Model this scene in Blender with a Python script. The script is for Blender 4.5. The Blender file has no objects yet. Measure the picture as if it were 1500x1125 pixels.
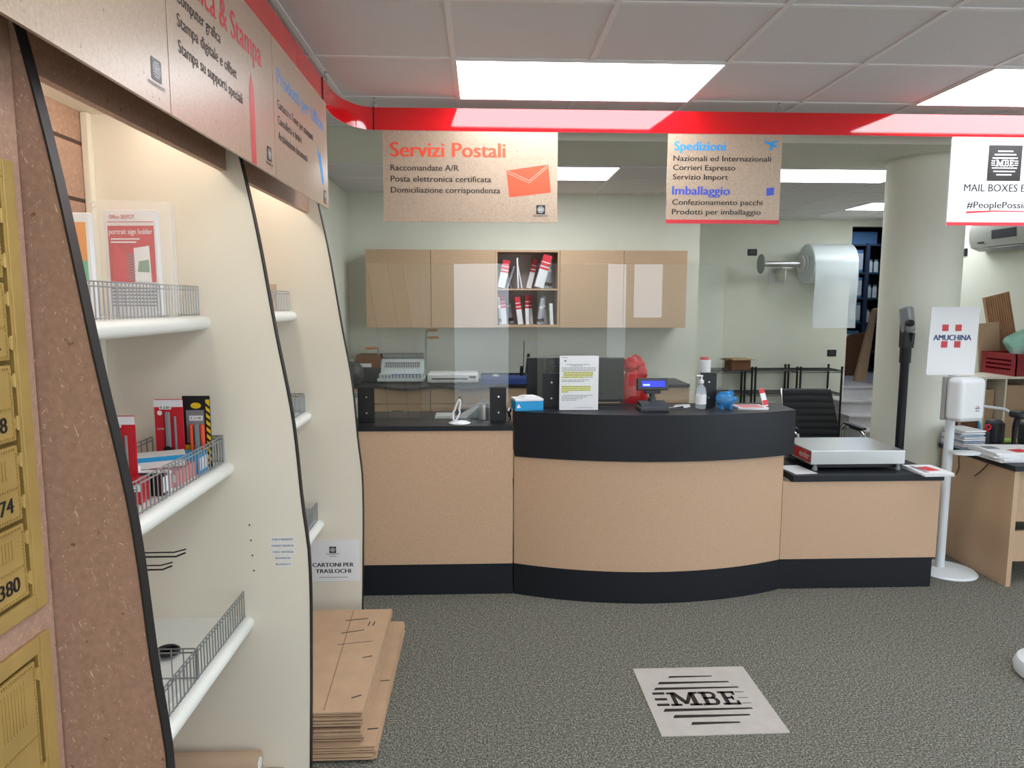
import bpy, bmesh, math, random
from mathutils import Matrix, Vector
R = math.radians
PI = math.pi
scene = bpy.context.scene
C = scene.collection
rnd = random.Random(7)

# ------------------------------------------------------------------ camera, sky, exposure
cd = bpy.data.cameras.new('camera')
cam = bpy.data.objects.new('camera', cd)
C.objects.link(cam)
cam.location = (0, 0, 1.7)
PITCH, YAW, ROLL = 0.11629, 0.04148, 0.00164
cam.rotation_euler = (Matrix.Rotation(-YAW, 3, 'Z') @ Matrix.Rotation(PI / 2 - PITCH, 3, 'X') @ Matrix.Rotation(ROLL, 3, 'Z')).to_euler()
cd.sensor_fit = 'HORIZONTAL'
cd.sensor_width = 36
cd.lens = 36 * 1032.9 / 1500
cd.clip_start = 0.05
scene.camera = cam

world = bpy.data.worlds.new('daylight')
scene.world = world
world.use_nodes = True
world.node_tree.nodes['Background'].inputs[0].default_value = (0.80, 0.90, 1.0, 1)
world.node_tree.nodes['Background'].inputs[1].default_value = 2.3

scene.view_settings.view_transform = 'Standard'
scene.view_settings.look = 'None'
scene.view_settings.gamma = 1
scene.view_settings.use_curve_mapping = False
scene.view_settings.exposure = 0.78
PANEL = 5.8            # brightness of the ceiling light panels
for i, (x0, x1) in enumerate(((-0.45, 0.45), (1.98, 2.86), (4.0, 5.15))):     # daylight portals in the shop front openings
    ld = bpy.data.lights.new('window_portal', 'AREA')
    ld.shape = 'RECTANGLE'; ld.size = x1 - x0; ld.size_y = 2.4
    ld.cycles.is_portal = True
    lo = bpy.data.objects.new('window_portal', ld)
    C.objects.link(lo)
    lo.location = ((x0 + x1) / 2, -3.0, 1.25)
    lo.rotation_euler = (R(90), 0, 0)
ld = bpy.data.lights.new('window_portal', 'AREA')  # portal for the added daylight opening in the right wall
ld.shape = 'RECTANGLE'; ld.size = 4.8; ld.size_y = 2.45
ld.cycles.is_portal = True
lo = bpy.data.objects.new('window_portal', ld)
C.objects.link(lo)
lo.location = (5.2, -.2, 1.325)
lo.rotation_euler = (R(90), 0, R(90))

# ------------------------------------------------------------------ materials
def lin(h):
    h = h.lstrip('#')
    out = []
    for i in (0, 2, 4):
        c = int(h[i:i + 2], 16) / 255
        out.append(c / 12.92 if c <= 0.04045 else ((c + 0.055) / 1.055) ** 2.4)
    return (*out, 1)

_mats = {}
def mat(name, col, rough=0.5, metal=0.0, spec=0.5, emit=0.0, coat=0.0, alpha=1.0, vary=0.0, vscale=12.0, bump=0.0, bscale=200.0):
    if name in _mats: return _mats[name]
    m = bpy.data.materials.new(name); m.use_nodes = True
    nt = m.node_tree; b = nt.nodes['Principled BSDF']
    c = lin(col) if isinstance(col, str) else col
    b.inputs['Base Color'].default_value = c
    b.inputs['Roughness'].default_value = rough
    b.inputs['Metallic'].default_value = metal
    b.inputs['Specular IOR Level'].default_value = spec
    b.inputs['Coat Weight'].default_value = coat
    b.inputs['Coat Roughness'].default_value = 0.05
    b.inputs['Alpha'].default_value = alpha
    if emit:
        b.inputs['Emission Color'].default_value = c
        b.inputs['Emission Strength'].default_value = emit
    if vary or bump:
        tc = nt.nodes.new('ShaderNodeTexCoord')
    if vary:
        n = nt.nodes.new('ShaderNodeTexNoise'); n.inputs['Scale'].default_value = vscale; n.inputs['Detail'].default_value = 4
        nt.links.new(tc.outputs['Object'], n.inputs['Vector'])
        r = nt.nodes.new('ShaderNodeValToRGB')
        r.color_ramp.elements[0].position = 0.3; r.color_ramp.elements[1].position = 0.7
        r.color_ramp.elements[0].color = (*[v * (1 - vary) for v in c[:3]], 1)
        r.color_ramp.elements[1].color = (*[min(1, v * (1 + vary)) for v in c[:3]], 1)
        nt.links.new(n.outputs['Fac'], r.inputs['Fac'])
        nt.links.new(r.outputs['Color'], b.inputs['Base Color'])
    if bump:
        n2 = nt.nodes.new('ShaderNodeTexNoise'); n2.inputs['Scale'].default_value = bscale
        nt.links.new(tc.outputs['Object'], n2.inputs['Vector'])
        bp = nt.nodes.new('ShaderNodeBump'); bp.inputs['Strength'].default_value = bump; bp.inputs['Distance'].default_value = 0.002
        nt.links.new(n2.outputs['Fac'], bp.inputs['Height'])
        nt.links.new(bp.outputs['Normal'], b.inputs['Normal'])
    _mats[name] = m
    return m

def fleck_mat(name, base, dark, light, amount=0.5, scale=1.0, rough=0.5, spec=0.4):
    """board with short pale fibres and dark specks pressed into it"""
    m = bpy.data.materials.new(name); m.use_nodes = True
    nt = m.node_tree; b = nt.nodes['Principled BSDF']
    b.inputs['Roughness'].default_value = rough; b.inputs['Specular IOR Level'].default_value = spec
    tc = nt.nodes.new('ShaderNodeTexCoord')
    def noise(sc, detail=2, vec=None):
        n = nt.nodes.new('ShaderNodeTexNoise'); n.inputs['Scale'].default_value = sc; n.inputs['Detail'].default_value = detail
        nt.links.new(vec or tc.outputs['Object'], n.inputs['Vector']); return n.outputs['Fac']
    def ramp(src, p0, p1, a, z):
        r = nt.nodes.new('ShaderNodeValToRGB')
        r.color_ramp.elements[0].position = p0; r.color_ramp.elements[1].position = p1
        r.color_ramp.elements[0].color = a; r.color_ramp.elements[1].color = z
        nt.links.new(src, r.inputs['Fac']); return r.outputs['Color']
    def mix(fac, a, z):
        x = nt.nodes.new('ShaderNodeMix'); x.data_type = 'RGBA'
        nt.links.new(fac, x.inputs[0])
        for s, v in ((x.inputs[6], a), (x.inputs[7], z)):
            if isinstance(v, tuple): s.default_value = v
            else: nt.links.new(v, s)
        return x.outputs[2]
    B, W, K = lin(base), (1, 1, 1, 1), (0, 0, 0, 1)
    col = ramp(noise(140 * scale, 6), 0.3, 0.7, tuple(v * 0.88 for v in B[:3]) + (1,), tuple(min(1, v * 1.1) for v in B[:3]) + (1,))
    for k, (rot, thr) in enumerate(((0.45, 0.735), (1.25, 0.735), (2.0, 0.735), (2.75, 0.735))):
        mp = nt.nodes.new('ShaderNodeMapping')
        mp.vector_type = 'TEXTURE'; mp.inputs['Rotation'].default_value = (0.25 * k, rot, 0.3 * k)
        mp.inputs['Scale'].default_value = (1 / (62 * scale), 1 / (560 * scale), 1 / (560 * scale))
        mp.inputs['Location'].default_value = (k * 3.1, k * 1.7, k)
        nt.links.new(tc.outputs['Object'], mp.inputs['Vector'])
        f = ramp(noise(1.0, 1.0, mp.outputs['Vector']), thr - 0.02 * amount, thr + 0.03, K, W)
        col = mix(f, col, lin(light))
    col = mix(ramp(noise(90 * scale, 2), 0.70, 0.76, K, W), col, lin(dark))
    nt.links.new(col, b.inputs['Base Color'])
    return m

def carpet_mat():
    m = bpy.data.materials.new('carpet'); m.use_nodes = True
    nt = m.node_tree; b = nt.nodes['Principled BSDF']
    b.inputs['Roughness'].default_value = 0.95; b.inputs['Specular IOR Level'].default_value = 0.1
    tc = nt.nodes.new('ShaderNodeTexCoord')
    n = nt.nodes.new('ShaderNodeTexNoise'); n.inputs['Scale'].default_value = 130; n.inputs['Detail'].default_value = 3; n.inputs['Roughness'].default_value = 0.7
    nt.links.new(tc.outputs['Object'], n.inputs['Vector'])
    r = nt.nodes.new('ShaderNodeValToRGB'); cr = r.color_ramp
    cr.elements[0].position = 0.33; cr.elements[0].color = lin('#333431')
    cr.elements[1].position = 0.68; cr.elements[1].color = lin('#bdbaac')
    e = cr.elements.new(0.45); e.color = lin('#62625d')
    e = cr.elements.new(0.56); e.color = lin('#86857c')
    nt.links.new(n.outputs['Fac'], r.inputs['Fac'])
    n3 = nt.nodes.new('ShaderNodeTexNoise'); n3.inputs['Scale'].default_value = 40; n3.inputs['Detail'].default_value = 2
    nt.links.new(tc.outputs['Object'], n3.inputs['Vector'])
    mx = nt.nodes.new('ShaderNodeMix'); mx.data_type = 'RGBA'; mx.blend_type = 'MULTIPLY'; mx.inputs[0].default_value = 0.5
    r3 = nt.nodes.new('ShaderNodeValToRGB'); r3.color_ramp.elements[0].position = .35; r3.color_ramp.elements[1].position = .65
    r3.color_ramp.elements[0].color = lin('#d3d3c6'); r3.color_ramp.elements[1].color = (1, 1, 1, 1)
    nt.links.new(n3.outputs['Fac'], r3.inputs['Fac'])
    nt.links.new(r.outputs['Color'], mx.inputs[6]); nt.links.new(r3.outputs['Color'], mx.inputs[7])
    nt.links.new(mx.outputs[2], b.inputs['Base Color'])
    bp = nt.nodes.new('ShaderNodeBump'); bp.inputs['Strength'].default_value = 0.6; bp.inputs['Distance'].default_value = 0.004
    nt.links.new(n.outputs['Fac'], bp.inputs['Height']); nt.links.new(bp.outputs['Normal'], b.inputs['Normal'])
    return m

def glass_mat(name, tint=(0.96, 0.98, 0.975, 1), rough=0.0, ior=1.5, gain=1.0):
    m = bpy.data.materials.new(name); m.use_nodes = True
    nt = m.node_tree; nt.nodes.remove(nt.nodes['Principled BSDF'])
    out = nt.nodes['Material Output']
    t = nt.nodes.new('ShaderNodeBsdfTransparent'); t.inputs[0].default_value = tint
    g = nt.nodes.new('ShaderNodeBsdfGlossy'); g.inputs['Roughness'].default_value = rough
    lw = nt.nodes.new('ShaderNodeLayerWeight'); lw.inputs['Blend'].default_value = 0.2
    mp = nt.nodes.new('ShaderNodeMapRange'); mp.inputs[3].default_value = 0.045 * gain; mp.inputs[4].default_value = 0.7
    nt.links.new(lw.outputs['Fresnel'], mp.inputs[0])
    mp.inputs[1].default_value = 0.02
    mx = nt.nodes.new('ShaderNodeMixShader')
    nt.links.new(mp.outputs[0], mx.inputs[0])
    nt.links.new(t.outputs[0], mx.inputs[1]); nt.links.new(g.outputs[0], mx.inputs[2])
    nt.links.new(mx.outputs[0], out.inputs['Surface'])
    return m

def film_mat(name, col, opacity=0.35, rough=0.25):
    """thin translucent plastic"""
    m = bpy.data.materials.new(name); m.use_nodes = True
    nt = m.node_tree; b = nt.nodes['Principled BSDF']
    b.inputs['Base Color'].default_value = lin(col); b.inputs['Roughness'].default_value = rough
    t = nt.nodes.new('ShaderNodeBsdfTransparent')
    mx = nt.nodes.new('ShaderNodeMixShader'); mx.inputs[0].default_value = opacity
    nt.links.new(t.outputs[0], mx.inputs[1]); nt.links.new(b.outputs[0], mx.inputs[2])
    nt.links.new(mx.outputs[0], nt.nodes['Material Output'].inputs['Surface'])
    return m

def wrinkle_mat(name, col, rough=0.4, alpha=1.0):
    m = mat(name, col, rough, bump=1.0, bscale=30, vary=0.25, vscale=14)
    return m

def ceiling_mat():
    m = bpy.data.materials.new('ceiling_tile'); m.use_nodes = True
    nt = m.node_tree; b = nt.nodes['Principled BSDF']; b.inputs['Roughness'].default_value = 0.9
    b.inputs['Specular IOR Level'].default_value = 0.1
    tc = nt.nodes.new('ShaderNodeTexCoord')
    n = nt.nodes.new('ShaderNodeTexNoise'); n.inputs['Scale'].default_value = 260; n.inputs['Detail'].default_value = 2
    nt.links.new(tc.outputs['Object'], n.inputs['Vector'])
    r = nt.nodes.new('ShaderNodeValToRGB'); r.color_ramp.elements[0].position = .3; r.color_ramp.elements[1].position = .6
    r.color_ramp.elements[0].color = lin('#dad7da'); r.color_ramp.elements[1].color = lin('#eeebed')
    nt.links.new(n.outputs['Fac'], r.inputs['Fac']); nt.links.new(r.outputs['Color'], b.inputs['Base Color'])
    return m

M = dict(
    wall=mat('wall_paint', '#e8eadd', 0.8, spec=.2, vary=.02, vscale=3),
    ceiling=ceiling_mat(), tbar=mat('ceiling_bar', '#f0eeee', 0.6), tgap=mat('tile_edge', '#77747a', .8),
    carpet=carpet_mat(),
    panel=fleck_mat('counter_board', '#cba98c', '#a27e61', '#dbc1a6', 0.4, 1.4, 0.5),
    cabinet=fleck_mat('cabinet_board', '#c7a889', '#a38164', '#d5ba9e', 0.3, 1.4, 0.5),
    fibre=fleck_mat('fibre_laminate', '#ad8a77', '#7f5c49', '#dcc4a8', 0.6, 0.55, 0.5),
    kraft=fleck_mat('kraft_sign', '#b59f8b', '#84695a', '#cab59f', 0.3, 1.0, 0.3, .5),
    black=mat('black_laminate', '#191b22', 0.42, spec=.4, bump=.15, bscale=400),
    blackm=mat('black_metal', '#15161a', 0.4), blackp=mat('black_plastic', '#1a1b1f', 0.45), dgrey=mat('dark_grey_plastic', '#3b3e44', 0.45),
    edge=mat('black_edging', '#1b1b1e', 0.45), shelf=mat('shelf_white', '#e9eae4', .4), cream=mat('cream_laminate', '#eae3d3', 0.5, spec=.4),
    red=mat('red_gloss', '#d8121c', 0.06, spec=.5, coat=.6), redp=mat('red_print', '#d8323f', .4), orange=mat('orange_print', '#f0583a', .4),
    blue=mat('sky_blue_print', '#2f9be6', .4), violet=mat('violet_blue_print', '#3f58c8', .4), ink=mat('black_print', '#1d1a1a', .5),
    navy=mat('navy_print', '#14306a', .4), paper=mat('white_paper', '#ecedf0', .6), offw=mat('off_white', '#dfe0dc', .5), greyink=mat('grey_print', '#85858a', .6),
    yellow=mat('yellow_highlight', '#e6e84a', .6), white=mat('white_plastic', '#e8ebee', .3), whitem=mat('white_metal', '#dfe5ea', .35),
    gold=mat('gold_metal', '#bda060', .38, metal=.35, vary=.1, vscale=8), golddark=mat('gold_channel', '#6b5628', .5, metal=.3),
    wire=mat('zinc_wire', '#9fa3a8', .3, metal=.85), chrome=mat('chrome', '#c9cbd0', .12, metal=1), steel=mat('brushed_steel', '#d4d5d6', .3, metal=.9),
    glass=glass_mat('sneeze_glass', (.985, .992, .99, 1), gain=1.15), acrylic=glass_mat('clear_acrylic'), panel_light=mat('light_diffuser', (.93, .97, 1, 1), .5, emit=PANEL), tube=mat('tube_lamp', (1, .97, .91, 1), .5, emit=9.5),
    card=mat('corrugated_cardboard', '#bd9e80', .75, vary=.06, vscale=10), card2=mat('cardboard_edge', '#8d6a4c', .8), carddark=mat('dark_cardboard', '#7b5237', .8, vary=.1),
    kraftp=mat('kraft_paper', '#b79a80', .6, vary=.04), wood=mat('varnished_wood', '#c98a55', .4), silver=mat('silver_plastic', '#9aa0a6', .35, metal=.3),
    cyan=mat('tissue_blue', '#1e9bd8', .45), bag=wrinkle_mat('red_bag_plastic', '#d11f27', .35), lcd=mat('blue_lcd', '#2430e8', .3, emit=.9),
    mach=mat('machine_white', '#ced8da', .4), machg=mat('machine_grey', '#8b9496', .4), trimblue=mat('trimmer_blue', '#27407f', .4),
    bubble=film_mat('bubble_wrap', '#e4ecf0', .78, .3), bubblesheet=film_mat('bubble_sheet', '#e6eef2', .36, .3), film=film_mat('poly_film', '#ffffff', .16, .12), greenbag=film_mat('green_film', '#9fd6c4', .75, .3),
    crate=mat('dark_red_plastic', '#8c1f28', .4), marble=mat('grey_marble', '#c7c5c9', .35, vary=.1, vscale=5), storage=mat('store_wall', '#4a5059', .9),
    shelfblue=mat('store_shelf_metal', '#3c4a5c', .5), boxblue=mat('box_blue', '#5f86ad', .6), mesh=mat('chair_black', '#1e2127', .55, bump=.2, bscale=600),
    piggy=film_mat('blue_translucent', '#2c95e0', .6, .15), darkred=mat('dark_red_cloth', '#5e1720', .8), acw=mat('ac_plastic', '#c5c7c0', .5), green=mat('green_plastic', '#b6dd6b', .4), slot=mat('dark_slot', '#4a352a', .7),
    pinkw=mat('pink_pack', '#d98a8c', .5), packred=mat('pack_red', '#c9202e', .4), matgrey=mat('mat_grey', '#b9b4ae', .8, vary=.06, vscale=18), pave=mat('pavement', '#bdbbb5', .9))

# ------------------------------------------------------------------ mesh builder
_font_cache = {}
def text_geo(s):
    if s in _font_cache: return _font_cache[s]
    cu = bpy.data.curves.new('t', 'FONT'); cu.body = s; cu.size = 1; cu.resolution_u = 3; cu.fill_mode = 'FRONT'; cu.offset = 0.0
    o = bpy.data.objects.new('t', cu); C.objects.link(o)
    bpy.context.view_layer.update()
    me = bpy.data.meshes.new_from_object(o.evaluated_get(bpy.context.evaluated_depsgraph_get()))
    vs = [v.co.copy() for v in me.vertices]; fs = [tuple(p.vertices) for p in me.polygons]
    bpy.data.objects.remove(o); bpy.data.curves.remove(cu); bpy.data.meshes.remove(me)
    _font_cache[s] = (vs, fs)
    return vs, fs
CAP = 0.729

class MB:
    bev = False
    def __init__(self): self.bm = bmesh.new()
    def _f(self, vs, mi):
        try:
            f = self.bm.faces.new(vs); f.material_index = mi; return f
        except ValueError: return None
    def box(self, x0, x1, y0, y1, z0, z1, b=0.0, mi=0, seg=2, rot=None, about=None):
        t = bmesh.new()
        bmesh.ops.create_cube(t, size=1)
        for v in t.verts:
            v.co = Vector(((x0 + x1) / 2 + v.co.x * (x1 - x0), (y0 + y1) / 2 + v.co.y * (y1 - y0), (z0 + z1) / 2 + v.co.z * (z1 - z0)))
        if b: self.bev = True
        if b: bmesh.ops.bevel(t, geom=list(t.edges), offset=min(b, 0.49 * min(abs(x1 - x0), abs(y1 - y0), abs(z1 - z0))), segments=seg, profile=.5, affect='EDGES')
        if rot is not None:
            c = Vector(about) if about else Vector(((x0 + x1) / 2, (y0 + y1) / 2, (z0 + z1) / 2))
            for v in t.verts: v.co = c + rot @ (v.co - c)
        return self.add(t, mi)
    def add(self, t, mi=0):
        mp = {v: self.bm.verts.new(v.co) for v in t.verts}
        for f in t.faces: self._f([mp[v] for v in f.verts], mi)
        t.free(); return self
    def tube(self, pts, r, seg=8, mi=0, closed=False, caps=True):
        pts = [Vector(p) for p in pts]; n = len(pts)
        rs = r if isinstance(r, (list, tuple)) else [r] * n
        rings = []; up = None
        for i, p in enumerate(pts):
            if closed: d = pts[(i + 1) % n] - pts[i - 1]
            else: d = pts[min(i + 1, n - 1)] - pts[max(i - 1, 0)]
            d.normalize()
            if up is None:
                up = Vector((0, 0, 1)) if abs(d.z) < .9 else Vector((1, 0, 0))
            a = d.cross(up)
            if a.length < 1e-4: a = d.orthogonal()
            a.normalize(); bb = a.cross(d).normalized(); up = bb
            rings.append([self.bm.verts.new(p + (a * math.cos(2 * PI * k / seg) + bb * math.sin(2 * PI * k / seg)) * rs[i]) for k in range(seg)])
        for i in range(n if closed else n - 1):
            A, B = rings[i], rings[(i + 1) % n]
            for k in range(seg): self._f([A[k], A[(k + 1) % seg], B[(k + 1) % seg], B[k]], mi)
        if caps and not closed:
            self._f(rings[0][::-1], mi); self._f(rings[-1], mi)
        return self
    def cyl(self, p0, p1, r, r1=None, seg=24, mi=0):
        return self.tube([p0, p1], [r, r if r1 is None else r1], seg, mi)
    def prism(self, pts, axis, a0, a1, mi=0, side_mi=None, cap0=None, cap1=None):
        def P(p, a): return {'x': (a, p[0], p[1]), 'y': (p[0], a, p[1]), 'z': (p[0], p[1], a)}[axis]
        A = [self.bm.verts.new(P(p, a0)) for p in pts]; B = [self.bm.verts.new(P(p, a1)) for p in pts]
        n = len(pts)
        self._f(A[::-1], mi if cap0 is None else cap0); self._f(B, mi if cap1 is None else cap1)
        for i in range(n):
            self._f([A[i], A[(i + 1) % n], B[(i + 1) % n], B[i]], mi if side_mi is None else side_mi)
        return self
    def lathe(self, prof, c=(0, 0, 0), seg=28, mi=0, axis='z', sx=1.0):
        c = Vector(c); rings = []
        for r, h in prof:
            ring = []
            for k in range(seg):
                a = 2 * PI * k / seg; u, v = r * math.cos(a) * sx, r * math.sin(a)
                o = {'z': Vector((u, v, h)), 'x': Vector((h, u, v)), 'y': Vector((u, h, v))}[axis]
                ring.append(self.bm.verts.new(c + o))
            rings.append(ring)
        for A, B in zip(rings, rings[1:]):
            for k in range(seg): self._f([A[k], A[(k + 1) % seg], B[(k + 1) % seg], B[k]], mi)
        self._f(rings[0][::-1], mi); self._f(rings[-1], mi)
        return self
    def ball(self, c, r, seg=20, mi=0, jitter=0.0, seed=1):
        t = bmesh.new(); bmesh.ops.create_uvsphere(t, u_segments=seg, v_segments=max(8, seg // 2 + 2), radius=1)
        rr = r if isinstance(r, (tuple, list)) else (r, r, r); q = random.Random(seed)
        for v in t.verts:
            j = 1 + (q.random() - .5) * jitter
            v.co = Vector((c[0] + v.co.x * rr[0] * j, c[1] + v.co.y * rr[1] * j, c[2] + v.co.z * rr[2] * j))
        return self.add(t, mi)
    def poly(self, pts, mi=0):
        self._f([self.bm.verts.new(p) for p in pts], mi); return self
    def flat(self, pts2, fr, mi=0, lift=0.0):
        o, r, u = fr; o, r, u = Vector(o), Vector(r), Vector(u); n = r.cross(u)
        return self.poly([o + r * a + u * b + n * lift for a, b in pts2], mi)
    def rect(self, fr, a0, a1, b0, b1, mi=0, lift=0.0):
        return self.flat([(a0, b0), (a1, b0), (a1, b1), (a0, b1)], fr, mi, lift)
    def text(self, s, fr, a, b, cap, width=None, align='l', mi=0, lift=0.0, bold=.014):
        """s with its left (or centre) at a, baseline at b, capital height cap, squeezed to width"""
        vs, fs = text_geo(s)
        if not vs: return self
        o, r, u = (Vector(q) for q in fr); n = r.cross(u)
        k = cap / CAP; x0 = min(v.x for v in vs); x1 = max(v.x for v in vs)
        kx = k if width is None else width / (x1 - x0)
        off = a - (x0 if align == 'l' else (x0 + x1) / 2) * kx
        for dx, dl in ((-bold, 0), (bold, .00025)):      # double strike: a slightly bolder stroke
            nv = [self.bm.verts.new(o + r * (off + v.x * kx + dx * k) + u * (b + v.y * k) + n * (lift + dl)) for v in vs]
            for f in fs: self._f([nv[i] for i in f], mi)
        return self

_frame = {}
def finish(name, mb, mats, parent=None, smooth=None):
    bm = mb.bm
    bmesh.ops.recalc_face_normals(bm, faces=bm.faces) if not getattr(mb, 'keep', False) else None
    if parent is not None: bm.transform(_frame[parent.name].inverted())
    me = bpy.data.meshes.new(name); bm.to_mesh(me); bm.free()
    for m in (mats if isinstance(mats, (list, tuple)) else [mats]): me.materials.append(M[m] if isinstance(m, str) else m)
    ob = bpy.data.objects.new(name, me); C.objects.link(ob)
    if smooth is None: smooth = 35
    if smooth:
        for p in me.polygons: p.use_smooth = True
        me.set_sharp_from_angle(angle=R(smooth))
        if mb.bev: wn = ob.modifiers.new('weighted_normals', 'WEIGHTED_NORMAL'); wn.keep_sharp = True; wn.weight = 90
    if parent is not None:
        ob.parent = parent; _frame[ob.name] = _frame[parent.name]
    return ob
part = finish
def tag(o, label, cat, group=None):
    o['label'] = label; o['category'] = cat
    if group: o['group'] = group
    return o
def thing(name, label, cat, loc=(0, 0, 0), rz=0.0, group=None):
    o = bpy.data.objects.new(name, None); o.empty_display_size = .1
    C.objects.link(o); o.location = loc; o.rotation_euler = (0, 0, rz)
    _frame[o.name] = Matrix.Translation(loc) @ Matrix.Rotation(rz, 4, 'Z')
    return tag(o, label, cat, group)
def single(name, mb, mats, label, cat, group=None, smooth=None):
    """a thing that is one mesh: its origin moves to the middle of its foot"""
    bm = mb.bm
    xs = [v.co.x for v in bm.verts]; ys = [v.co.y for v in bm.verts]; zs = [v.co.z for v in bm.verts]
    c = Vector(((min(xs) + max(xs)) / 2, (min(ys) + max(ys)) / 2, min(zs)))
    bm.transform(Matrix.Translation(-c))
    o = finish(name, mb, mats, None, smooth); o.location = c
    return tag(o, label, cat, group)
def struct(name, mb, mats, smooth=35):
    o = finish(name, mb, mats, None, smooth); o['kind'] = 'structure'; o['label'] = name.replace('_', ' ') ; return o
def rotz(a): return Matrix.Rotation(a, 3, 'Z')
def roty(a): return Matrix.Rotation(a, 3, 'Y')
def rotx(a): return Matrix.Rotation(a, 3, 'X')
FRONT = lambda y, x=0, z=0: ((x, y, z), (1, 0, 0), (0, 0, 1))          # reads from -y
SIDE = lambda x, y=0, z=0: ((x, y, z), (0, 1, 0), (0, 0, 1))           # reads from +x
def FLOOR(x, y, z): return ((x, y, z), (1, 0, 0), (0, 1, 0))
ORD = ['first', 'second', 'third', 'fourth', 'fifth', 'sixth', 'seventh', 'eighth', 'ninth', 'tenth', 'eleventh', 'twelfth']

def slab_letters(mb, fr, a, b, h, w, mi=0, lift=0.0):
    """M B E in slab serif capitals, cap height h, overall width w"""
    def q(*p): mb.flat([(a + x * w, b + y * h) for x, y in p], fr, mi, lift)
    def rc(x0, x1, y0, y1): q((x0, y0), (x1, y0), (x1, y1), (x0, y1))
    # M
    rc(.05, .11, 0, 1); rc(.33, .40, 0, 1); rc(.0, .16, 0, .15); rc(.27, .45, 0, .15); rc(.0, .11, .85, 1); rc(.33, .45, .85, 1)
    q((.05, 1), (.13, 1), (.255, .30), (.205, .12)); q((.33, 1), (.40, 1), (.255, .12), (.20, .12))
    # B
    rc(.50, .565, 0, 1); rc(.46, .64, 0, .15); rc(.46, .63, .85, 1); rc(.5, .64, .46, .59)
    for cy, r0, x0, thick in ((.735, .265, .62, .055), (.30, .30, .635, .06)):
        pts = [(math.cos(t), math.sin(t)) for t in [(-PI / 2) + PI * i / 10 for i in range(11)]]
        for (c0, s0), (c1, s1) in zip(pts, pts[1:]):
            ro, ri = r0, r0 - .145
            q((x0 + c0 * .085, cy + s0 * ro), (x0 + c1 * .085, cy + s1 * ro), (x0 + c1 * (.085 - thick), cy + s1 * ri), (x0 + c0 * (.085 - thick), cy + s0 * ri))
    # E
    rc(.79, .855, 0, 1); rc(.75, 1.0, 0, .15); rc(.75, .99, .85, 1); rc(.83, .94, .44, .58); rc(.955, 1.0, 0, .3); rc(.945, .99, .72, 1); rc(.91, .945, .36, .66)

def stripe_logo(mb, fr, a, b, s, bg=None, fgmi=0, bgmi=1, lift=0.0005, letters=True):
    """round emblem of horizontal lines around three slab letters, centred a,b, square side s"""
    if bg: mb.rect(fr, a - s / 2, a + s / 2, b - s / 2, b + s / 2, bgmi, lift)
    rr = .40 * s
    ys = [.33, .235, .14, .06, 0, -.06, -.14, -.235, -.33]
    for y in ys:
        hw = math.sqrt(max(0, rr * rr - (y * s) ** 2)); t = .022 * s if abs(y) > .1 else .014 * s
        segs = [(-hw, hw)]
        if letters and abs(y) < .1: segs = [(-hw, -.29 * s), (.29 * s, hw)]
        for x0, x1 in segs: mb.rect(fr, a + x0, a + x1, b + y * s - t / 2 - .006 * s, b + y * s + t / 2 + .006 * s, fgmi, lift * 2)
    if letters: slab_letters(mb, fr, a - .27 * s, b - .095 * s, .19 * s, .54 * s, fgmi, lift * 3)

# ------------------------------------------------------------------ the room
CZ = 2.739
struct('floor', MB().box(-1.35, 5.25, -3.05, 9.05, -.05, 0), 'carpet')
gx0, gy0 = -.122, 3.785
def ceil_tiles():
    """one recessed board per grid cell, dark at its cut edge"""
    mb = MB()
    mb.box(-1.35, 5.25, -3.05, 9.05, CZ + .02, CZ + .06)
    for i in range(-3, 10):
        for j in range(-12, 10):
            x0, y0 = gx0 + .6 * i, gy0 + .6 * j
            x1, y1 = min(x0 + .6, 5.2), min(y0 + .6, 9.0)
            x0 = max(x0, -1.3); y0 = max(y0, -3.0)
            if x1 - x0 < .03 or y1 - y0 < .03: continue
            mb.box(x0 + .009, x1 - .009, y0 + .009, y1 - .009, CZ + .003, CZ + .02)
    return mb
struct('ceiling', ceil_tiles(), 'ceiling', 0)
mb = MB()
for i in range(-1, 9): mb.box(gx0 + .6 * i - .011, gx0 + .6 * i + .011, -3, 9.0, CZ - .002, CZ + .012)
for j in range(-11, 9): mb.box(-1.3, 5.2, gy0 + .6 * j - .011, gy0 + .6 * j + .011, CZ - .0015, CZ + .0115)
struct('trim_1', mb, 'tbar', 0)
struct('wall_left', MB().box(-1.35, -1.3, -3.05, 7.1, 0, CZ + .02), 'wall')
struct('wall_back', MB().box(-1.35, 2.145, 7.0, 7.1, 0, CZ + .02), 'wall')
struct('wall_return', MB().box(2.045, 2.145, 7.1, 9.1, 0, CZ + .02), 'wall')
mb = MB(); mb.box(2.145, 4.73, 9.0, 9.1, 0, CZ + .02); mb.box(4.73, 5.25, 9.0, 9.1, 2.665, CZ + .02)
struct('wall_far', mb, 'wall')
mb = MB(); mb.box(5.2, 5.25, 2.2, 9.1, 0, CZ + .02); mb.box(5.2, 5.25, -3.05, -2.6, 0, CZ + .02); mb.box(5.2, 5.25, -2.6, 2.2, 2.55, CZ + .02); mb.box(5.2, 5.25, -2.6, 2.2, 0, .1)  # wide opening added out of view to let more daylight in from the right
struct('wall_right', mb, 'wall')
mb = MB()
for x0, x1 in ((-1.35, -.45), (.45, 1.98), (2.28, 2.40), (2.86, 4.0), (5.15, 5.25)): mb.box(x0, x1, -3.05, -3.0, 0, CZ + .02)
mb.box(-.45, .45, -3.05, -3.0, 2.4, CZ + .02); mb.box(1.98, 2.86, -3.05, -3.0, 2.4, CZ + .02); mb.box(4.0, 5.15, -3.05, -3.0, 2.4, CZ + .02)
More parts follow.
